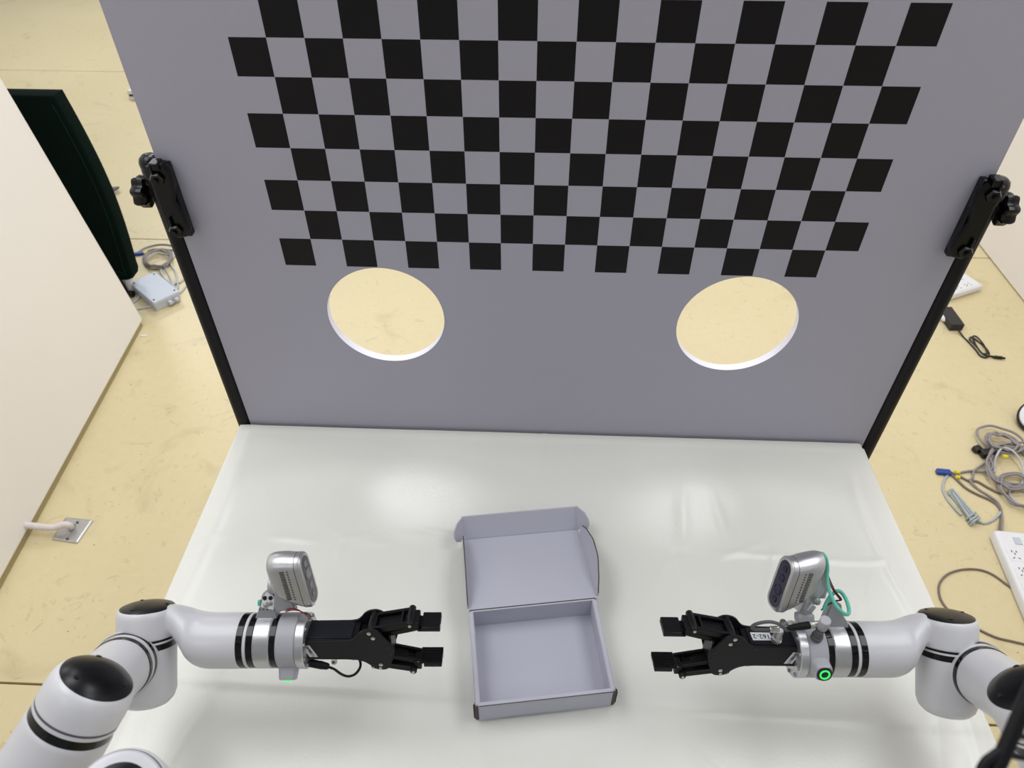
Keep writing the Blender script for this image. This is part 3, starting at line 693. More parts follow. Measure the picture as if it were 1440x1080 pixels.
    def bar(name, x0, t0, x1, t1, wn, th, n_=0.0, m=M['anod'], window=False, rnd=True):
        a, b = G(x0, t0, n_), G(x1, t1, n_); d = (b - a); L_ = d.length; d = d.normalized(); u = GNN.cross(d).normalized()
        if window:
            ol = [(-0.002, -wn / 2), (L_ + 0.002, -wn / 2), (L_ + 0.002, wn / 2), (-0.002, wn / 2)]
            hl = [[(0.006, -wn / 2 + 0.0045), (0.006, wn / 2 - 0.0045), (L_ - 0.012, wn / 2 - 0.0045), (L_ - 0.012, -wn / 2 + 0.0045)],
                  [(L_ - 0.009, -wn / 2 + 0.0045), (L_ - 0.009, wn / 2 - 0.0045), (L_ - 0.004, wn / 2 - 0.0045), (L_ - 0.004, -wn / 2 + 0.0045)]]
            return plate(name, (a), d, GNN, u, ol, th, m, gb, holes=hl, bev=0.0004)
        hh = [(0, -th / 2)] ; N_ = 10; o2 = []
        for i in range(N_ + 1): q = -PI / 2 + PI * i / N_; o2.append((L_ + th / 2 * math.cos(q), th / 2 * math.sin(q)))
        for i in range(N_ + 1): q = PI / 2 + PI * i / N_; o2.append((th / 2 * math.cos(q), th / 2 * math.sin(q)))
        return plate(name, a, d, u, GNN, o2, wn, m, gb)
    for sg in (1, -1):
        dx = 0 if sg > 0 else (0 if s > 0 else 6)
        dt = 0 
        # outer windowed link with knuckle drums
        bar('outer_link', 527, sg * 0.0305, 580 + dx, sg * 0.0405, 0.0285, 0.0035, window=True)
        for n_ in (-0.0125, 0.0125): bar('link_side', 527, sg * 0.0275, 581 + dx, sg * 0.0375, 0.0032, 0.0075, n_)
        for (a, t_) in ((527, .0300), (581 + dx, .0395)):
            rev('knuckle_drum', G(a, sg * t_, -0.0165), GNN, [(0.0042, 0), (0.0046, 0.0006), (0.0046, 0.0324), (0.0042, 0.033)], M['anod'], gb, n=24)
            rev('pivot_pin', G(a, sg * t_, 0.0166), GNN, [(0.0021, 0), (0.0021, 0.0012), (0.001, 0.0014)], M['steel'], gb, n=12)
        box('link_core', G(556 + dx / 2, sg * 0.0315, 0), (0.046, 0.0022, 0.019), M['anod'], gb, (((G(580, sg * .0405) - G(527, sg * .0305)).normalized()), (GNN.cross((G(580, sg * .0405) - G(527, sg * .0305)).normalized())).normalized(), GNN))
        # inner link
        for n_ in (-0.0085, 0.0085): bar('inner_link', 538, sg * 0.0165, 588 + dx, sg * 0.0285, 0.004, 0.0065, n_)
        bar('link_bridge', 545, sg * 0.0185, 570, sg * 0.0245, 0.015, 0.003)
        box('light_gap', G(569, sg * 0.0275, -0.002), (0.0055, 0.0006, 0.0012), M['alu_dark'], gb, (gx, GTT, GNN))
        rev('pivot_pin', G(588 + dx, sg * 0.0285, 0.0106), GNN, [(0.0019, 0), (0.0019, 0.001), (0.001, 0.0014)], M['steel'], gb, n=12)
        # fingertip: carrier, neck, ribbed pad
        box('tip_carrier', G(587 + dx, sg * 0.0335, 0), (0.010, 0.013, 0.0245), M['anod'], gb, (gx, GTT, GNN), bevel=0.0012)
        box('tip_neck', G(595 + dx, sg * 0.0305, 0), (0.014, 0.005, 0.018), M['anod'], gb, (gx, GTT, GNN), bevel=0.0008)
        ft = box('fingertip', G(608.5 + dx, sg * 0.0310, 0), (0.0235, 0.0058, 0.0285), M['anod'], gb, (gx, GTT, GNN), bevel=0.001)
        for q in range(9):
            v = -0.0126 + 0.0252 * q / 8
            box('pad_rib', G(606 + dx, sg * 0.0276, v), (0.0285, 0.0014, 0.0018), M['rubber'], ft, (gx, GTT, GNN))
        if sg < 0 or s > 0:
            flp = [(0, 0), (0.004, 0.001), (0.001, 0.008)]
            plate('clear_tape', G(619.5 + dx, sg * 0.031, 0.004 if sg > 0 else -.004), gx, GNN, GTT, flp, 0.0003, M['white_pl'], ft)
    return G, gx, GTT, GNN, gb, X, YG, E1, E2, E3, R, AX
def gbox(G, gx, GT, GN, k):
    bm = bmesh.new()
    add_box(bm, G(468, 0, 0), (gx, GT, GN), (78 * k, 0.031, 0.032))
    add_box(bm, G(520, -0.0, 0), (gx, GT, GN), (26 * k, 0.024, 0.032))
    add_box(bm, G(540, -0.0, 0), (gx, GT, GN), (18 * k, 0.018, 0.030))
    return bm

ra = empty('robot_arm', (-0.80, -1.08, 0), 'white robot arm reaching in from the lower left, bare black gripper with no number sticker', 'robot arm', None)
G, gx, GT, GN, gb, X, YG, E1, E2, E3, R, AX = robot('L', ra, '')
T3 = lambda pts: [spot(a, b, c) for a, b, c in pts]
pgl = rev('cable_plug', spot(434, 932, .94), (spot(463, 937.5, .94) - spot(434, 932, .94)).normalized(), [(0.0035, 0), (0.0052, 0.001), (0.0052, 0.017), (0.0042, 0.025), (0.003, 0.027)], M['rubber'], ra, n=24)
tube('gripper_cable', T3([(462, 938, .94), (470, 941, .935), (480, 948, .93), (490, 951, .93), (500, 947.5, .935), (506.5, 938, .945), (506, 929, .955), (500, 920, .965)]), 0.0017, M['rubber'], ra, n=10)
rev('steel_button', spot(470, 928, .955), cw(0, -1, 0.1).normalized(), [(0.004, 0), (0.004, 0.004), (0.0025, 0.006), (0, 0.0065)], M['steel'], ra, n=20)

def lower_chain(root, elbow_px, ringc, j2):
    """link from the elbow barrel to the next joint and off to the shoulder"""
    # forearm link with two black rings
    A_, B_ = spot(*elbow_px), spot(*ringc); C2 = spot(*j2)
    a = (A_ - B_).normalized()
    ax_ = (B_ - C2).normalized()
    Lr = (B_ - C2).length
    rt = 0.0392
    rev('upper_link', C2, ax_, [(rt * .91, 0), (rt * .92, Lr * .3), (rt * .93, Lr * .7), (rt * .93, Lr - 0.0240)], M['shell'], root, n=72)
    rev('link_ring', B_, ax_, [(rt * .945, -0.0250), (rt * .955, -0.0245), (rt * .955, -0.0185)], M['black_gloss'], root, n=64)
    rev('link_band', B_, ax_, [(rt * .97, -0.0185), (rt * .97, -0.0115)], M['shell'], root, n=64)
    rev('link_ring', B_, ax_, [(rt * .975, -0.0115), (rt * .98, -0.0050)], M['black_gloss'], root, n=64)
    rev('link_end', B_, ax_, [(rt * 1.0, -0.0050), (rt * 1.005, -0.002), (rt * 1.0, 0.003), (rt * .96, 0.007), (rt * .6, 0.012)], M['shell'], root, n=64)
    return C2, ax_
# left lower chain
c2, ax_ = lower_chain(ra, (207, 935, .945), (178, 931, .915), (116, 987, .795))
c2 = spot(112, 996, .69)
ja = cw(.50, .86, .0).normalized()
def big_joint(root, c2, ja, r, up=0.0345, low=-0.002):
    rev('shoulder_joint', c2, ja, [(r * .98, low + .002), (r * 1.0, low + .003), (r * 1.0, up * .35), (r * .985, up * .62), (r * .94, up * .84), (r * .87, up * .95), (r * .80, up)], M['shell'], root, n=80)
    cp = rev('joint_cap', c2 + ja * (up - .0015), ja, [(r * .86, -0.001), (r * .85, .001), (r * .74, .0045), (r * .5, .0085), (r * .25, .0105), (0, .011)], M['cap'], root, n=64)
    rx, ry = perp(ja)
    for q in (0.6, 2.7, 4.8):
        rev('cap_screw', c2 + ja * (up + .0042) + (rx * math.cos(q) + ry * math.sin(q)) * r * .62, ja, [(.003, 0), (.003, .001), (.0015, .0012)], M['blackwire'], cp, n=14)
    rev('joint_seam', c2, ja, [(r * .99, low), (r * .99, low + .0022)], M['darkgrey'], root, n=64)
    rev('joint_lip', c2, ja, [(r * .98, low - .004), (r * 1.0, low - .0035), (r * 1.0, low)], M['shell'], root, n=64)
    rev('joint_ring', c2, ja, [(r * .985, low - .0135), (r * .985, low - .004)], M['black_gloss'], root, n=64)
big_joint(ra, c2, ja, 0.0397)
# lower arm: from under the ring, down past the frame to the shoulder
p0 = c2 - ja * 0.0150; rt = 0.0402
pts = [p0, p0 - ja * 0.03, p0 - ja * 0.06, p0 - ja * 0.09 + cw(-.004, -.003, 0), p0 - ja * 0.14 + cw(-.01, -.02, -.02), V((-0.80, -0.98, 0.74)), V((-0.80, -1.06, 0.58)), V((-0.80, -1.08, 0.50))]
sm = smooth_path(pts, 8)
tube('lower_arm', sm, [rt * 0.985] + [rt * min(1.2, 1 + 0.004 * i) for i in range(1, len(sm))], M['shell'], ra, n=64, smooth=False)
rev('pedestal', V((-0.80, -1.08, 0)), XYZ[2], [(0.15, 0), (0.15, 0.015), (0.07, 0.02), (0.065, 0.5), (0.06, 0.505)], M['darkgrey'], ra, n=48)
# second joint showing at the bottom edge
q0 = spot(168, 1124, .60); qa = cw(.25, .55, .80).normalized(); K = .75
rev('base_joint', q0, qa, [(0.052 * K, -0.075 * K), (0.052 * K, -0.004 * K), (0.0505 * K, 0.002 * K), (0.048 * K, 0.0045 * K)], M['shell'], ra, n=72)
rev('joint_ring', q0, qa, [(0.0485 * K, 0.004 * K), (0.0485 * K, 0.010 * K)], M['black_gloss'], ra, n=72)
rev('joint_lip', q0, qa, [(0.0475 * K, 0.010 * K), (0.0475 * K, 0.014 * K), (0.045 * K, 0.018 * K), (0.040 * K, 0.020 * K)], M['shell'], ra, n=72)
rev('joint_cap', q0, qa, [(0.036 * K, 0.019 * K), (0.034 * K, 0.0205 * K), (0.02 * K, 0.022 * K), (0, 0.0225 * K)], M['cap'], ra, n=64)

rb = empty('robot_arm', (0.86, -1.08, 0), 'white robot arm reaching in from the right, gripper carries a 162-2 sticker', 'robot arm', None)
G, gx, GT, GN, gb, X, YG, E1, E2, E3, R, AX = robot('R', rb, '')
# sticker 162-2, seen upside down
sc_ = G(481, 0.0172, 0.001); st = box('number_sticker', sc_, (0.0255, 0.0004, 0.0135), M['label'], gb, (gx, GT, GN)); st['label'] = 'white sticker reading 162-2'
text('sticker_text', '162-2', sc_ + GT * 0.0004, gx * 1.0, GT.cross(gx) * 1.0, 0.0098, M['ink'], st)
S3 = lambda a, b, d: spot(a, b, d)
kn = rev('cable_gland', S3(1092, 898, .925), (S3(1099, 883, .905) - S3(1092, 898, .925)).normalized(), [(0.0058, 0), (0.0062, .001), (0.0062, 0.004), (.0048, .005), (.0048, 0.019), (.0040, 0.021)], M['alu_dark'], rb, n=24)
rev('gland_ring', S3(1091, 900, .927), (S3(1099, 883, .905) - S3(1092, 898, .925)).normalized(), [(0.0066, 0), (0.0066, 0.002)], M['steel'], rb, n=24)
rev('cable_collar', S3(1082, 885, .905), cw(1, 0.02, 0), [(0.0035, 0), (0.0042, .001), (0.0042, .011), (.003, .012)], M['steel'], rb, n=20)
rev('steel_button', S3(1101, 877, .93), cw(-.2, .8, .6).normalized(), [(.0045, 0), (.0045, .004), (.0035, .0055), (0, .006)], M['steel'], rb, n=20)
tube('gripper_cable', T3([(1082, 885.5, .905), (1072, 885.5, .905), (1062, 885, .905), (1057.5, 882.5, .905), (1061, 878.5, .90), (1071, 875.5, .895), (1083, 874.5, .895), (1094, 877, .895), (1101, 882, .90), (1106, 886, .905), (1112, 884.5, .91)]), 0.0022, M['darkgrey'], rb, n=10)
d_ = (S3(1139, 879, .905) - S3(1107, 883.5, .905)).normalized()
rev('cable_plug', S3(1107, 883.5, .905), d_, [(0.0022, 0), (0.0036, .004), (0.0046, .016), (.0048, .028), (.0042, .0285)], M['rubber'], rb, n=24)
rev('plug_sleeve', S3(1139, 879, .905), d_, [(0.0040, -.002), (0.0042, 0), (0.0042, .011), (.0032, .0115)], M['steel'], rb, n=24)
kd = (S3(1160.5, 874, .885) - S3(1149, 896, .915)).normalized()
rev('clamp_knob', S3(1148, 897, .917), kd, [(0.0070, 0), (0.0072, .001), (0.0072, .006), (.0055, .007), (.0052, .018), (.0052, .020)], M['darkgrey'], rb, n=32)
rev('clamp_head', S3(1155.5, 883, .905), kd, [(0.0055, 0), (0.0062, .001), (0.0066, .012), (.0066, .020), (.0058, .0208)], M['grey_shell'], rb, n=32)
c2, ax_ = lower_chain(rb, (1331, 940, .945), (1372, 943, .922), (1460, 1002, .80))
c2 = spot(1466, 1008, .70)
ja = cw(-.50, .86, .0).normalized()
big_joint(rb, c2, ja, 0.0400)
p0 = c2 - ja * 0.0150
pts = [p0, p0 - ja * 0.03, p0 - ja * 0.06, p0 - ja * 0.09 + cw(.004, -.003, 0), p0 - ja * 0.14 + cw(.01, -.02, -.02), V((0.86, -0.98, 0.74)), V((0.86, -1.06, 0.58)), V((0.86, -1.08, 0.50))]
sm = smooth_path(pts, 8)
tube('lower_arm', sm, [0.0402 * 0.985] + [0.0402 * min(1.2, 1 + 0.004 * i) for i in range(1, len(sm))], M['shell'], rb, n=64, smooth=False)
rev('pedestal', V((0.86, -1.08, 0)), XYZ[2], [(0.15, 0), (0.15, 0.015), (0.07, 0.02), (0.065, 0.5), (0.06, 0.505)], M['darkgrey'], rb, n=48)

# ------------------------------------------------------------------ black tubular frame close to the camera, lower right
DF = 0.34
fr = empty('tubular_stand', (0.42, -0.92, 0), 'out of focus black bar frame crossing the lower right corner', 'stand')
a, b = spot(1476, 910, DF), spot(1402, 1080, DF)
tube('upright_bar', [a + (a - b) * .35, a, b, b + (b - a) * .25], 0.0036, M['pole'], fr, n=20, smooth=False)
for (x0, y0, x1, y1, r) in ((1422, 1033, 1526, 1050, .0014), (1410, 1060, 1514, 1078, .0016), (1450, 970, 1550, 986, .0014)):
    tube('cross_bar', [spot(x0, y0, DF), spot(x1, y1, DF)], r, M['pole'], fr, n=14, smooth=False)
tube('upright_bar', [spot(1586, 905, DF), spot(1500, 1110, DF)], 0.0036, M['pole'], fr, n=20, smooth=False)
tube('curved_brace', [spot(1411, 1054, DF), spot(1398, 1063, DF), spot(1385, 1074, DF), spot(1372, 1100, DF)], 0.0024, M['pole'], fr, n=14)
e0 = b + (b - a) * .25
tube('leg', [e0, V((e0.x + .03, -1.05, 0.95)), V((e0.x + .05, -1.18, 0.5)), V((e0.x + .06, -1.2, 0.0))], 0.0036, M['pole'], fr, n=16)

# ------------------------------------------------------------------ floor things, left side
def fz(x, y, z=0.0): return on_z(x, y, z)
# anchor plate and pipe
ap = empty('anchor_foot', fz(101, 745), 'square galvanised floor plate with a scuffed white pipe, left of the table', 'floor anchor')
q = [fz(93, 728, .002), fz(131, 732, .002), fz(109, 764, .002), fz(73, 759, .002)]
bm = bmesh.new()
v0 = [bm.verts.new(V((p.x, p.y, 0.0))) for p in q]; v1 = [bm.verts.new(V((p.x, p.y, 0.0045))) for p in q]
ctr = sum(q, V()) / 4
v2 = [bm.verts.new(V((p.x + (ctr.x - p.x) * .12, p.y + (ctr.y - p.y) * .12, 0.0062))) for p in q]
for r0, r1_ in ((v0, v1), (v1, v2)):
    for i in range(4): bm.faces.new((r0[i], r0[(i + 1) % 4], r1_[(i + 1) % 4], r1_[i]))
bm.faces.new(v2); bm.faces.new(v0[::-1])
link('base_plate', bm_mesh(bm), M['galv'], ap, sharp=10)
tube('pipe', [V((-1.508, 0.205, 0.035)), V((-1.48, .21, .036)), fz(72, 742, .034), fz(88, 738, .034), fz(97, 739, .025), fz(100, 741.5, .008)], .0098, M['dirty_white'], ap, n=20)
for x_, y_ in ((109, 735), (95, 758), (104, 739)): rev('bolt', fz(x_, y_, .006), XYZ[2], [(.004, 0), (.004, .003), (.002, .0045)], M['darkgrey'], ap, n=8)
# green velvet chair back
GY = 1.37
tr = on_y(78, 133, GY); bl = on_y(188, 384, GY)
gc = empty('velvet_chair', (-1.95, GY, 0), 'dark green velvet padded chair back behind the left partition', 'chair')
zt, zb = tr.z, bl.z; xr = tr.x
outl = []
for i in range(25):
    kk = i / 24; z = zt + (zb - zt) * kk
    x = tr.x + (bl.x - tr.x) * kk + 0.030 * math.sin(PI * min(1, kk * 1.02)) ** 1.0
    outl.append((x, z))
outl += [(bl.x - .008, zb - .02), (bl.x - .03, zb - .03), (bl.x - .09, zb - .032), (bl.x - 0.65, zb - 0.03), (xr - 0.60, zt)]
bk = plate('backrest', V((0, GY + .02, 0)), XYZ[0], XYZ[2], -XYZ[1], outl[::-1], 0.06, M['velvet'], gc, bev=0.006)
seam = [V((x - 0.022 - .006 * (i / 24), GY - 0.012, z - .0)) for i, (x, z) in enumerate(outl[:25])][1:] 
seam += [V((bl.x - .05, GY - 0.012, zb + .012)), V((bl.x - .09, GY - .012, zb + .004)), V((bl.x - .2, GY - .012, zb + .002))]
tube('piping', seam, 0.0022, M['velvet_seam'], gc, n=8, k=3)
for xx in (bl.x - .048, bl.x - .115, bl.x - .56):
    tube('leg', [V((xx, GY + .02, zb - .02)), V((xx - .004, GY + .02, .01))], .018, M['white_pl'] if xx != bl.x - .56 else M['blackwire'], gc, n=20, smooth=False)
for xx in (bl.x - .070, bl.x - .155): tube('strap', [V((xx, GY - .004, zb - .01)), V((xx + .004, GY - .004, 0.03)), V((xx + .012, GY - .01, .004))], .011, M['blackwire'], gc, n=10)
tube('foot_rail', [V((bl.x - .03, GY - .012, .014)), V((bl.x - .60, GY - .012, .014))], .013, M['blackwire'], gc, n=14, smooth=False)
# grey foot showing beyond the chair
gp = fz(157, 270, .01); gf = empty('grey_foot', V((gp.x, gp.y, 0)), 'curved dark grey plastic tip poking out beyond the green velvet chair', 'foot')
bm = bmesh.new()
pth = [gp + V((-.14, -.03, .0)), gp + V((-.05, -.012, .002)), gp + V((-.005, -.0, .002)), gp + V((.018, .018, .0)), gp + V((.020, .040, -.004))]
smp = smooth_path(pth, 6); add_tube(bm, smp, [.03 - .027 * (i / (len(smp) - 1)) ** 1.5 for i in range(len(smp))], 14)
for v in bm.verts: v.co.z = max(0.0005, 0.02 + (v.co.z - gp.z) * .6)
link('foot_tip', bm_mesh(bm), M['darkgrey'], gf)
# white flat unit behind the board
wp = fz(186, 141, 0); wb = empty('white_unit', V((wp.x + .12, wp.y + .06, 0)), 'flat white box with a black stripe showing past the upper left board edge', 'box')
box('body', (wp.x + .12, wp.y + .06, .03), (.26, .13, .058), M['white_pl'], wb, bevel=.003)
box('stripe', (wp.x + .12, wp.y - .0055, .032), (.25, .003, .012), M['blackwire'], wb)
# junction box with leads
jp = [fz(191, 396, .045), fz(226, 378, .045), fz(243, 414, .045), fz(207, 428, .045)]
jc = sum(jp, V()) / 4
jx = ((jp[1] - jp[0]) + (jp[2] - jp[3])).normalized(); jy = V((-jx.y, jx.x, 0))
jw = ((jp[1] - jp[0]).length + (jp[2] - jp[3]).length) / 2; jh = ((jp[3] - jp[0]).length + (jp[2] - jp[1]).length) / 2
jb = empty('junction_box', V((jc.x, jc.y, 0)), 'pale grey junction box on the floor by the green chair', 'junction box')
loft('housing', [rrect(V((jc.x, jc.y, z)), jx, jy, jw * a_, jh * a_, .006) for z, a_ in ((.001, .97), (.03, 1.0), (.032, 1.0))], M['jbox'], jb)
lid = loft('lid', [rrect(V((jc.x, jc.y, z)), jx, jy, jw * a_, jh * a_, .006) for z, a_ in ((.0325, 1.02), (.044, 1.02), (.0465, .99))], M['jbox'], jb)
for a_ in (-.4, .4):
    for b_ in (-.42, .42): rev('lid_screw', V((jc.x, jc.y, .0465)) + jx * jw * a_ + jy * jh * b_, XYZ[2], [(.004, 0), (.004, .001), (.002, .0004)], M['slot'], jb, n=12)
for a_ in (.05, .3): rev('gland', V((jc.x, jc.y, .02)) + jx * jw * a_ - jy * jh * .5, -jy, [(.009, 0), (.009, .01), (.006, .016)], M['jbox'], jb, n=16)

def cable(name, pts, r, m, label, k=8, cat='cable', group=None, lift=0.0):
    root = V((pts[0][0], pts[0][1], 0))
    P_ = []
    for i, q in enumerate(pts):
        z = (q[2] if len(q) > 2 else 0) + r + lift
        p = fz(q[0], q[1], z); P_.append(p)
    o = tube(name, P_, r, m, None, n=8, k=k, origin=V((P_[0].x, P_[0].y, 0)))
    tag(o, label, cat, group); return o
def coil(cx, cy, rx, ry, turns, jit, ph=0, tilt=0.0, n=14, seed=1, grow=0.0, a0=0, z0=0):
    rnd = random.Random(seed); out = []
    for i in range(int(n * turns)):
        a = a0 + 2 * PI * i / n; t = i / n
        jx_, jy_ = rnd.uniform(-jit, jit), rnd.uniform(-jit, jit)
        s_ = 1 + grow * t + 0.05 * math.sin(t * 2.3 + ph)
        x = rx * s_ * math.cos(a) + jx_; y = ry * s_ * math.sin(a) + jy_
        out.append((cx + x * math.cos(tilt) - y * math.sin(tilt), cy + x * math.sin(tilt) + y * math.cos(tilt), z0 + min(.03, .0025 * t * 2)))
    return out
# left cables
cable('cable_coil', [(192, 357), (203, 349, .002), (222, 344), (240, 345), (252, 352)] + coil(222, 363, 21, 13, 5.2, 1.2, seed=3, a0=-1.2, tilt=-.15, grow=-.035), .0034, M['cable'],
      'tight round coil of grey cable beside the junction box', 6)
o = cable('power_lead', [(228, 414, .02), (240, 404, .008), (248, 395), (247, 383), (240, 370), (247, 358), (258, 352), (268, 370), (262, 388), (252, 398)], .0042, M['cable_l'], 'light grey lead running from the junction box towards the board post')
cable('power_lead', [(224, 420, .02), (238, 418, .006), (250, 404), (247, 396), (238, 408), (232, 424), (240, 428, .006), (248, 418, .01), (244, 402, .01), (232, 392, .006), (226, 380, .004), (230, 374), (240, 392), (250, 412), (262, 402), (272, 396)], .0042, M['cable_l'],
      'knotted pale lead looping below the junction box')
cable('power_lead', [(176, 440), (196, 434), (215, 430), (232, 420, .004), (244, 408, .008)], .0046, M['cable_l'], 'pale lead lying straight from under the partition past the junction box')
cable('power_lead', [(168, 405), (180, 402), (194, 405), (198, 413), (192, 422), (182, 428), (172, 430)] + [(168, 426), (170, 408), (184, 404), (196, 409), (195, 418), (186, 425), (174, 434)], .0042, M['cable_l'], 'pale looped lead between the partition and the junction box')
pb_ = fz(194, 357, .006); bl_ = box('network_plug', pb_, (.045, .018, .012), M['blue'], None, (V((.95, .3, 0)).normalized(), V((-.3, .95, 0)).normalized(), XYZ[2]), bevel=.003, origin=V((pb_.x, pb_.y, 0)))
tag(bl_, 'blue plug at the cable coil left of the board', 'plug')
yp = fz(204, 354, .011); tag(rev('cable_tag', V((yp.x, yp.y, .0)), XYZ[2], [(.008, .0005), (.009, .004), (.009, .009), (.006, .011)], M['yellow'], origin=V((yp.x, yp.y, 0)), n=16), 'small yellow tag on the cable by the blue plug, left of the board', 'tag')
pp = fz(202, 472, .001); tag(box('paper_scrap', pp + V((0, 0, .0005)), (.028, .007, .001), M['white_pl'], origin=V((pp.x, pp.y, 0))), 'thin white scrap on the floor below the partition corner', 'scrap')

# ------------------------------------------------------------------ floor things, right side
def strip(name, cx, cy, z, ux, length, width, label, outs, hgt=.035):
    c = fz(cx, cy, z); ux = V(ux).normalized(); uy = V((-ux.y, ux.x, 0))
    e = empty(name, V((c.x, c.y, 0)), label, 'power strip')
    base = V((c.x, c.y, 0))
    loft('housing', [rrect(base + V((0, 0, h)), ux, uy, length * a_, width * (1 - (1 - a_) * length / width), .010) for h, a_ in ((.001, .975), (.006, 1.0), (hgt - .007, 1.0), (hgt - .002, .985), (hgt, .96))], M['white_pl'], e)
    for i in range(outs):
        u = -length / 2 + length * (i + 1.0) / (outs + .6)
        if i == 0:
            box('switch', base + ux * u + XYZ[2] * (hgt + .0008), (.020, .018, .003), M['white_pl'], e, (ux, uy, XYZ[2]), bevel=.001)
            continue
        so = box('socket', base + ux * u + XYZ[2] * (hgt + .0001), (.034, width * .62, .0008), M['white_pl'], e, (ux, uy, XYZ[2]), bevel=.0002)
        for (du, dv, rx_) in ((-.004, .012, .6), (-.004, -.012, -.6), (.006, .0, 0), (-.012, .004, 1.57), (-.012, -.004, 1.57)):
            a1 = (ux * math.cos(rx_) + uy * math.sin(rx_)); a2 = V((-a1.y, a1.x, 0))
            box('slot', base + ux * (u + du) + uy * dv + XYZ[2] * (hgt + .0007), (.007, .002, .0008), M['slot'], so, (a1, a2, XYZ[2]))
    return base
A1 = fz(1397, 744, .035); A2 = fz(1440, 845, .035); ud = (A2 - A1)
ux = V((ud.x, ud.y, 0)).normalized(); uy = V((-ux.y, ux.x, 0))
W_ = .105
cc = V((A1.x, A1.y, 0)) + ux * .19 + uy * W_ / 2
def strip_at(cc, ux, length, width, label, outs, hgt):
    uy = V((-ux.y, ux.x, 0)); e = empty('power_strip', cc, label, 'power strip')
    hs_ = loft('housing', [rrect(cc + V((0, 0, h)), ux, uy, length - a_, width - a_, .010) for h, a_ in ((.001, .008), (.006, 0), (hgt - .007, 0), (hgt - .002, .005), (hgt, .012))], M['white_pl'], e)
    loft('top_ridge', [rrect(cc + V((0, 0, h)), ux, uy, length - a_, width - a_, .008) for h, a_ in ((hgt, .02), (hgt + .0008, .021))], M['white_pl'], e)
    sw = box('switch', cc - ux * (length / 2 - .035) + XYZ[2] * (hgt + .0015), (.024, .020, .003), M['jbox'], e, (ux, uy, XYZ[2]), bevel=.001)
    for i in range(outs):
        u = -length / 2 + .085 + .055 * i
        for side_ in (-1, 1):
            so = box('socket', cc + ux * u + uy * side_ * width * .22 + XYZ[2] * (hgt + .001), (.040, width * .36, .0008), M['white_pl'], e, (ux, uy, XYZ[2]))
            for (du, dv, rx_) in ((.010, .007, .9), (.010, -.007, -.9), (-.004, .0, 0), (-.012, .006, 0), (-.012, -.006, 0)):
                a1 = (ux * math.cos(rx_) + uy * math.sin(rx_)); a2 = V((-a1.y, a1.x, 0))
                box('slot', cc + ux * (u + du) + uy * (side_ * width * .22 + dv) + XYZ[2] * (hgt + .0017), (.0065, .0022, .0006), M['slot'], so, (a1, a2, XYZ[2]))
strip_at(cc, ux, .38, W_, 'large white power strip cut by the right picture edge, nearest the camera', 4, .035)
B1 = fz(1384, 401, .03); B0 = fz(1352, 411, .03)
ux2 = (V((B1.x, B1.y, 0)) - V((B0.x, B0.y, 0))).normalized(); uy2 = V((-ux2.y, ux2.x, 0))
cc2 = V((B1.x, B1.y, 0)) - ux2 * .10 + uy2 * .05
strip_at(cc2, ux2, .20, .10, 'white power strip partly behind the right board post', 2, .03)
# laptop power adapter
ad = empty('power_adapter', fz(1345, 447), 'black power adapter brick right of the board post', 'power adapter')
p1, p2, p3 = fz(1329, 458, .03), fz(1341, 464, .03), fz(1359, 459, .03)
ac = (fz(1339, 432, .03) + fz(1359, 459, .03)) / 2
ux3 = V((p3.x - fz(1337, 429, .03).x, p3.y - fz(1337, 429, .03).y, 0)).normalized(); 
ca = fz(1343, 444, .03)
box('brick', V((ca.x - .012, ca.y, .0155)), (.115, .050, .030), M['blackpl'], ad, (ux3, V((-ux3.y, ux3.x, 0)), XYZ[2]), bevel=.002)
cable('adapter_lead', [(1348, 465, .008), (1355, 474), (1362, 481), (1372, 492), (1378, 500), (1386, 503), (1391, 498), (1386, 489), (1375, 480), (1366, 474, .004), (1364, 478, .006), (1372, 486, .008), (1380, 496, .006), (1388, 497, .004), (1384, 486, .006), (1374, 474, .004), (1368, 474, .002), (1374, 488, .010), (1384, 499, .008), (1396, 501), (1404, 502)], .0030, M['blackwire'], 'black adapter lead tied in a short bow on the floor', 6)
cp_ = fz(1407, 503, .006); tag(rev('barrel_plug', cp_ + V((-.02, .003, 0)), V((1, -.15, 0)), [(.003, -.008), (.0062, 0), (.0062, .025), (.004, .027), (.0035, .036)], M['blackwire'], origin=V((cp_.x, cp_.y, 0)), n=16), 'black barrel plug at the end of the adapter lead', 'plug')
wc_ = fz(1329, 449, .012); tag(rev('white_connector', wc_ + V((0, 0, 0)), V((.5, -.6, 0)), [(.010, -.02), (.012, -.015), (.012, .01), (.007, .018)], M['white_pl'], origin=V((wc_.x, wc_.y, 0)), n=20), 'white mains connector plugged in behind the black adapter brick', 'plug')
# cable heap
cable('cable_coil', coil(1424, 656, 30, 25, 4.6, 2.4, seed=8, tilt=.3, grow=.05, a0=.4), .0036, M['cable'], 'grey cable coiled in the middle of the heap at the right', 6)
cable('cable_coil', [(1438, 628)] + coil(1407, 618, 34, 15, 1.25, .8, seed=5, tilt=.33, a0=0.6, z0=.012) + coil(1410, 622, 26, 11, 3.2, 1.6, seed=15, tilt=.35, a0=2.4, grow=-.06, z0=.014), .0040, M['cable'], 'grey cable with wide flat loops on top of the heap', 6)
cable('cable_coil', coil(1436, 690, 33, 20, 2.6, 2.0, seed=12, tilt=.5, a0=2.5, z0=.006), .0038, M['cable'], 'grey cable loops spreading below the heap to the right edge', 6)
cable('network_cable', [(1334, 663), (1346, 668), (1362, 676), (1374, 677), (1390, 686), (1408, 694), (1424, 690), (1438, 680), (1450, 660)], .0036, M['cable_d'], 'brownish grey cable running from the blue plug under the heap')
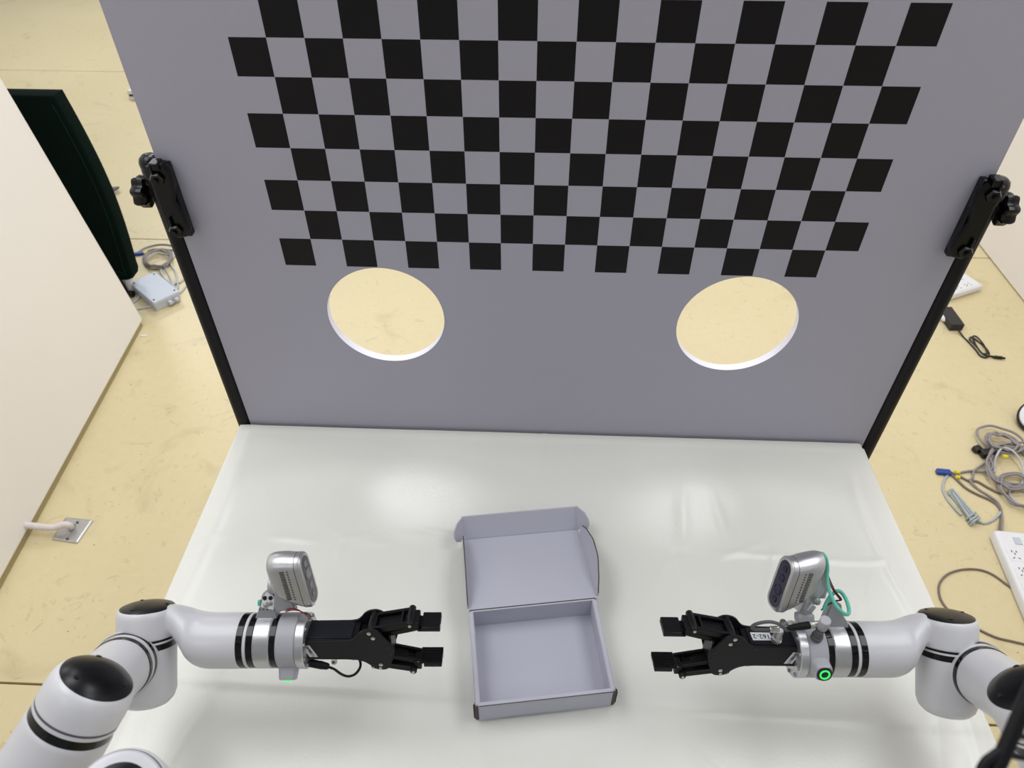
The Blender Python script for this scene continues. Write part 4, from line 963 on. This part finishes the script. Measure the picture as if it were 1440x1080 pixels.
cable('network_cable', [(1340, 666), (1348, 665), (1366, 662, .002), (1388, 663, .006), (1396, 655, .012), (1391, 640, .02), (1400, 628, .022), (1420, 623, .022), (1440, 622, .02)], .0036, M['cable'], 'grey cable arching from the yellow tags over the heap')
cable('network_cable', [(1334, 664), (1344, 673), (1358, 686), (1374, 695), (1392, 703), (1404, 712), (1408, 725), (1405, 748, .012)], .0036, M['cable_d'], 'left one of two brownish cables feeding the large power strip')
cable('network_cable', [(1384, 652, .004), (1370, 662, .006), (1368, 672), (1364, 676, .004), (1376, 688), (1392, 698), (1404, 708), (1409, 724), (1409, 748, .012)], .0036, M['cable'], 'right one of two grey cables feeding the large power strip')
cable('network_cable', [(1450, 716), (1432, 708), (1421, 697), (1420, 690), (1426, 687), (1438, 690), (1450, 694)], .0036, M['cable_l'], 'light grey cable curving in from the right edge below the heap')
cable('network_cable', [(1398, 664, .0), (1399, 650, .008), (1402, 640, .022), (1410, 630, .028), (1424, 634, .03), (1436, 650, .02), (1440, 668, .01), (1436, 684)], .0036, M['cable_l'], 'light grey cable looping across the front of the heap')
bu = fz(1327, 664, .006); tag(box('network_plug', bu, (.042, .02, .013), M['blue'], None, (V((1, -.1, 0)).normalized(), V((.1, 1, 0)).normalized(), XYZ[2]), bevel=.003, origin=V((bu.x, bu.y, 0))), 'blue plug left of the cable heap, right of the table', 'plug')
bu2 = fz(1320, 664, .005); tag(box('plug_tip', bu2, (.016, .013, .010), M['smoke'], None, (V((1, -.1, 0)).normalized(), V((.1, 1, 0)).normalized(), XYZ[2]), bevel=.001, origin=V((bu2.x, bu2.y, 0))), 'clear tip of the blue plug left of the cable heap', 'plug')
for (x_, y_, z_, lab) in ((1346, 664, .001, 'yellow tag on the cable just right of the blue plug, right of the table'), (1346, 671, .001, 'yellow tag lower down on the split cables right of the table'), (1413, 642, .03, 'yellow tag high in the middle of the cable heap')):
    p = fz(x_, y_, z_ + .006); tag(rev('cable_tag', p - V((.006, 0, 0)), V((1, -.1, 0)), [(.0058, 0), (.0062, .001), (.0062, .012), (.0058, .013)], M['yellow'], origin=V((p.x, p.y, 0)), n=14), lab, 'tag')
kc = fz(1383, 634, .01); kc2 = empty('cable_clip', V((kc.x, kc.y, 0)), 'black plastic clip at the left side of the cable heap', 'clip')
box('clip_body', V((kc.x + .008, kc.y - .012, .012)), (.048, .028, .022), M['blackwire'], kc2, (V((.98, .1, 0)).normalized(), V((-.1, .98, 0)).normalized(), XYZ[2]), bevel=.005)
box('clip_jaw', V((kc.x - .018, kc.y + .006, .011)), (.026, .022, .018), M['blackwire'], kc2, (V((.9, .4, 0)).normalized(), V((-.4, .9, 0)).normalized(), XYZ[2]), bevel=.004)
# zip-tied hank
hk = empty('cable_hank', fz(1358, 715), 'pale blue-grey cable folded into a tied hank above the large power strip', 'cable')
ha, hb = (1339, 692), (1372, 736)
for i in range(6):
    off_ = (i - 2.5) * 1.5
    pts = []
    for t in range(7):
        k_ = t / 6; wv = math.sin(k_ * PI * 1.0 + i) * 1.6
        pts.append(fz(ha[0] + (hb[0] - ha[0]) * k_ + off_ * 1.0 + wv, ha[1] + (hb[1] - ha[1]) * k_ - off_ * .7, .004 + .004 * (i % 3)))
    tube('strand', pts, .0031, M['cable_b'], hk, n=8, k=5)
for (u_) in (.78, .88, .95):
    cx_, cy_ = ha[0] + (hb[0] - ha[0]) * u_, ha[1] + (hb[1] - ha[1]) * u_
    tube('wrap', [fz(cx_ - 6, cy_ + 5, .002), fz(cx_ - 2, cy_, .016), fz(cx_ + 4, cy_ - 4, .016), fz(cx_ + 7, cy_ - 6, .002)], .0031, M['cable_b'], hk, n=8, k=5)
tube('tail', [fz(1334, 666, .003), fz(1328, 676, .003), fz(1326, 688, .003), fz(1332, 702, .003), fz(1342, 714, .004), fz(1352, 724, .006)], .0034, M['cable_b'], hk, n=8)
tube('tail', [fz(1376, 733, .006), fz(1384, 736, .003), fz(1394, 733, .003), fz(1403, 726, .003), fz(1407, 720, .008)], .0034, M['cable_b'], hk, n=8)
rp = fz(1337, 691, .01)
tube('end_loop', [fz(1336, 696, .006), fz(1334, 690, .010), fz(1340, 688, .010), fz(1344, 696, .006)], .003, M['cable_b'], hk, n=8)
# thin loop lead at lower right
cable('thin_lead', [(1462, 852), (1440, 837), (1420, 825), (1396, 808), (1376, 801), (1352, 801), (1332, 808), (1321, 822), (1322, 840), (1332, 856), (1350, 870), (1372, 883), (1400, 896), (1420, 901), (1450, 908)], .0030, M['cable_d'], 'thin brown lead lying in one wide open loop beside the right arm')
# rounded white and black device at the right edge
wd = fz(1440, 592, .03); we = empty('rounded_device', V((wd.x + .03, wd.y, 0)), 'rounded white device with a black rim cut by the right edge above the cable heap', 'device')
rev('rim', V((wd.x + .045, wd.y + .005, .045)), V((-.45, -.3, .8)), [(.03, -.04), (.052, -.03), (.062, -.012), (.062, 0), (.056, .006)], M['blackpl'], we, n=48)
rev('face', V((wd.x + .045, wd.y + .005, .045)), V((-.45, -.3, .8)), [(.056, .004), (.053, .011), (.03, .018), (0, .021)], M['white_pl'], we, n=48)
rev('foot', V((wd.x + .06, wd.y + .02, 0)), XYZ[2], [(.05, 0), (.05, .006), (.03, .02)], M['blackpl'], we, n=32)
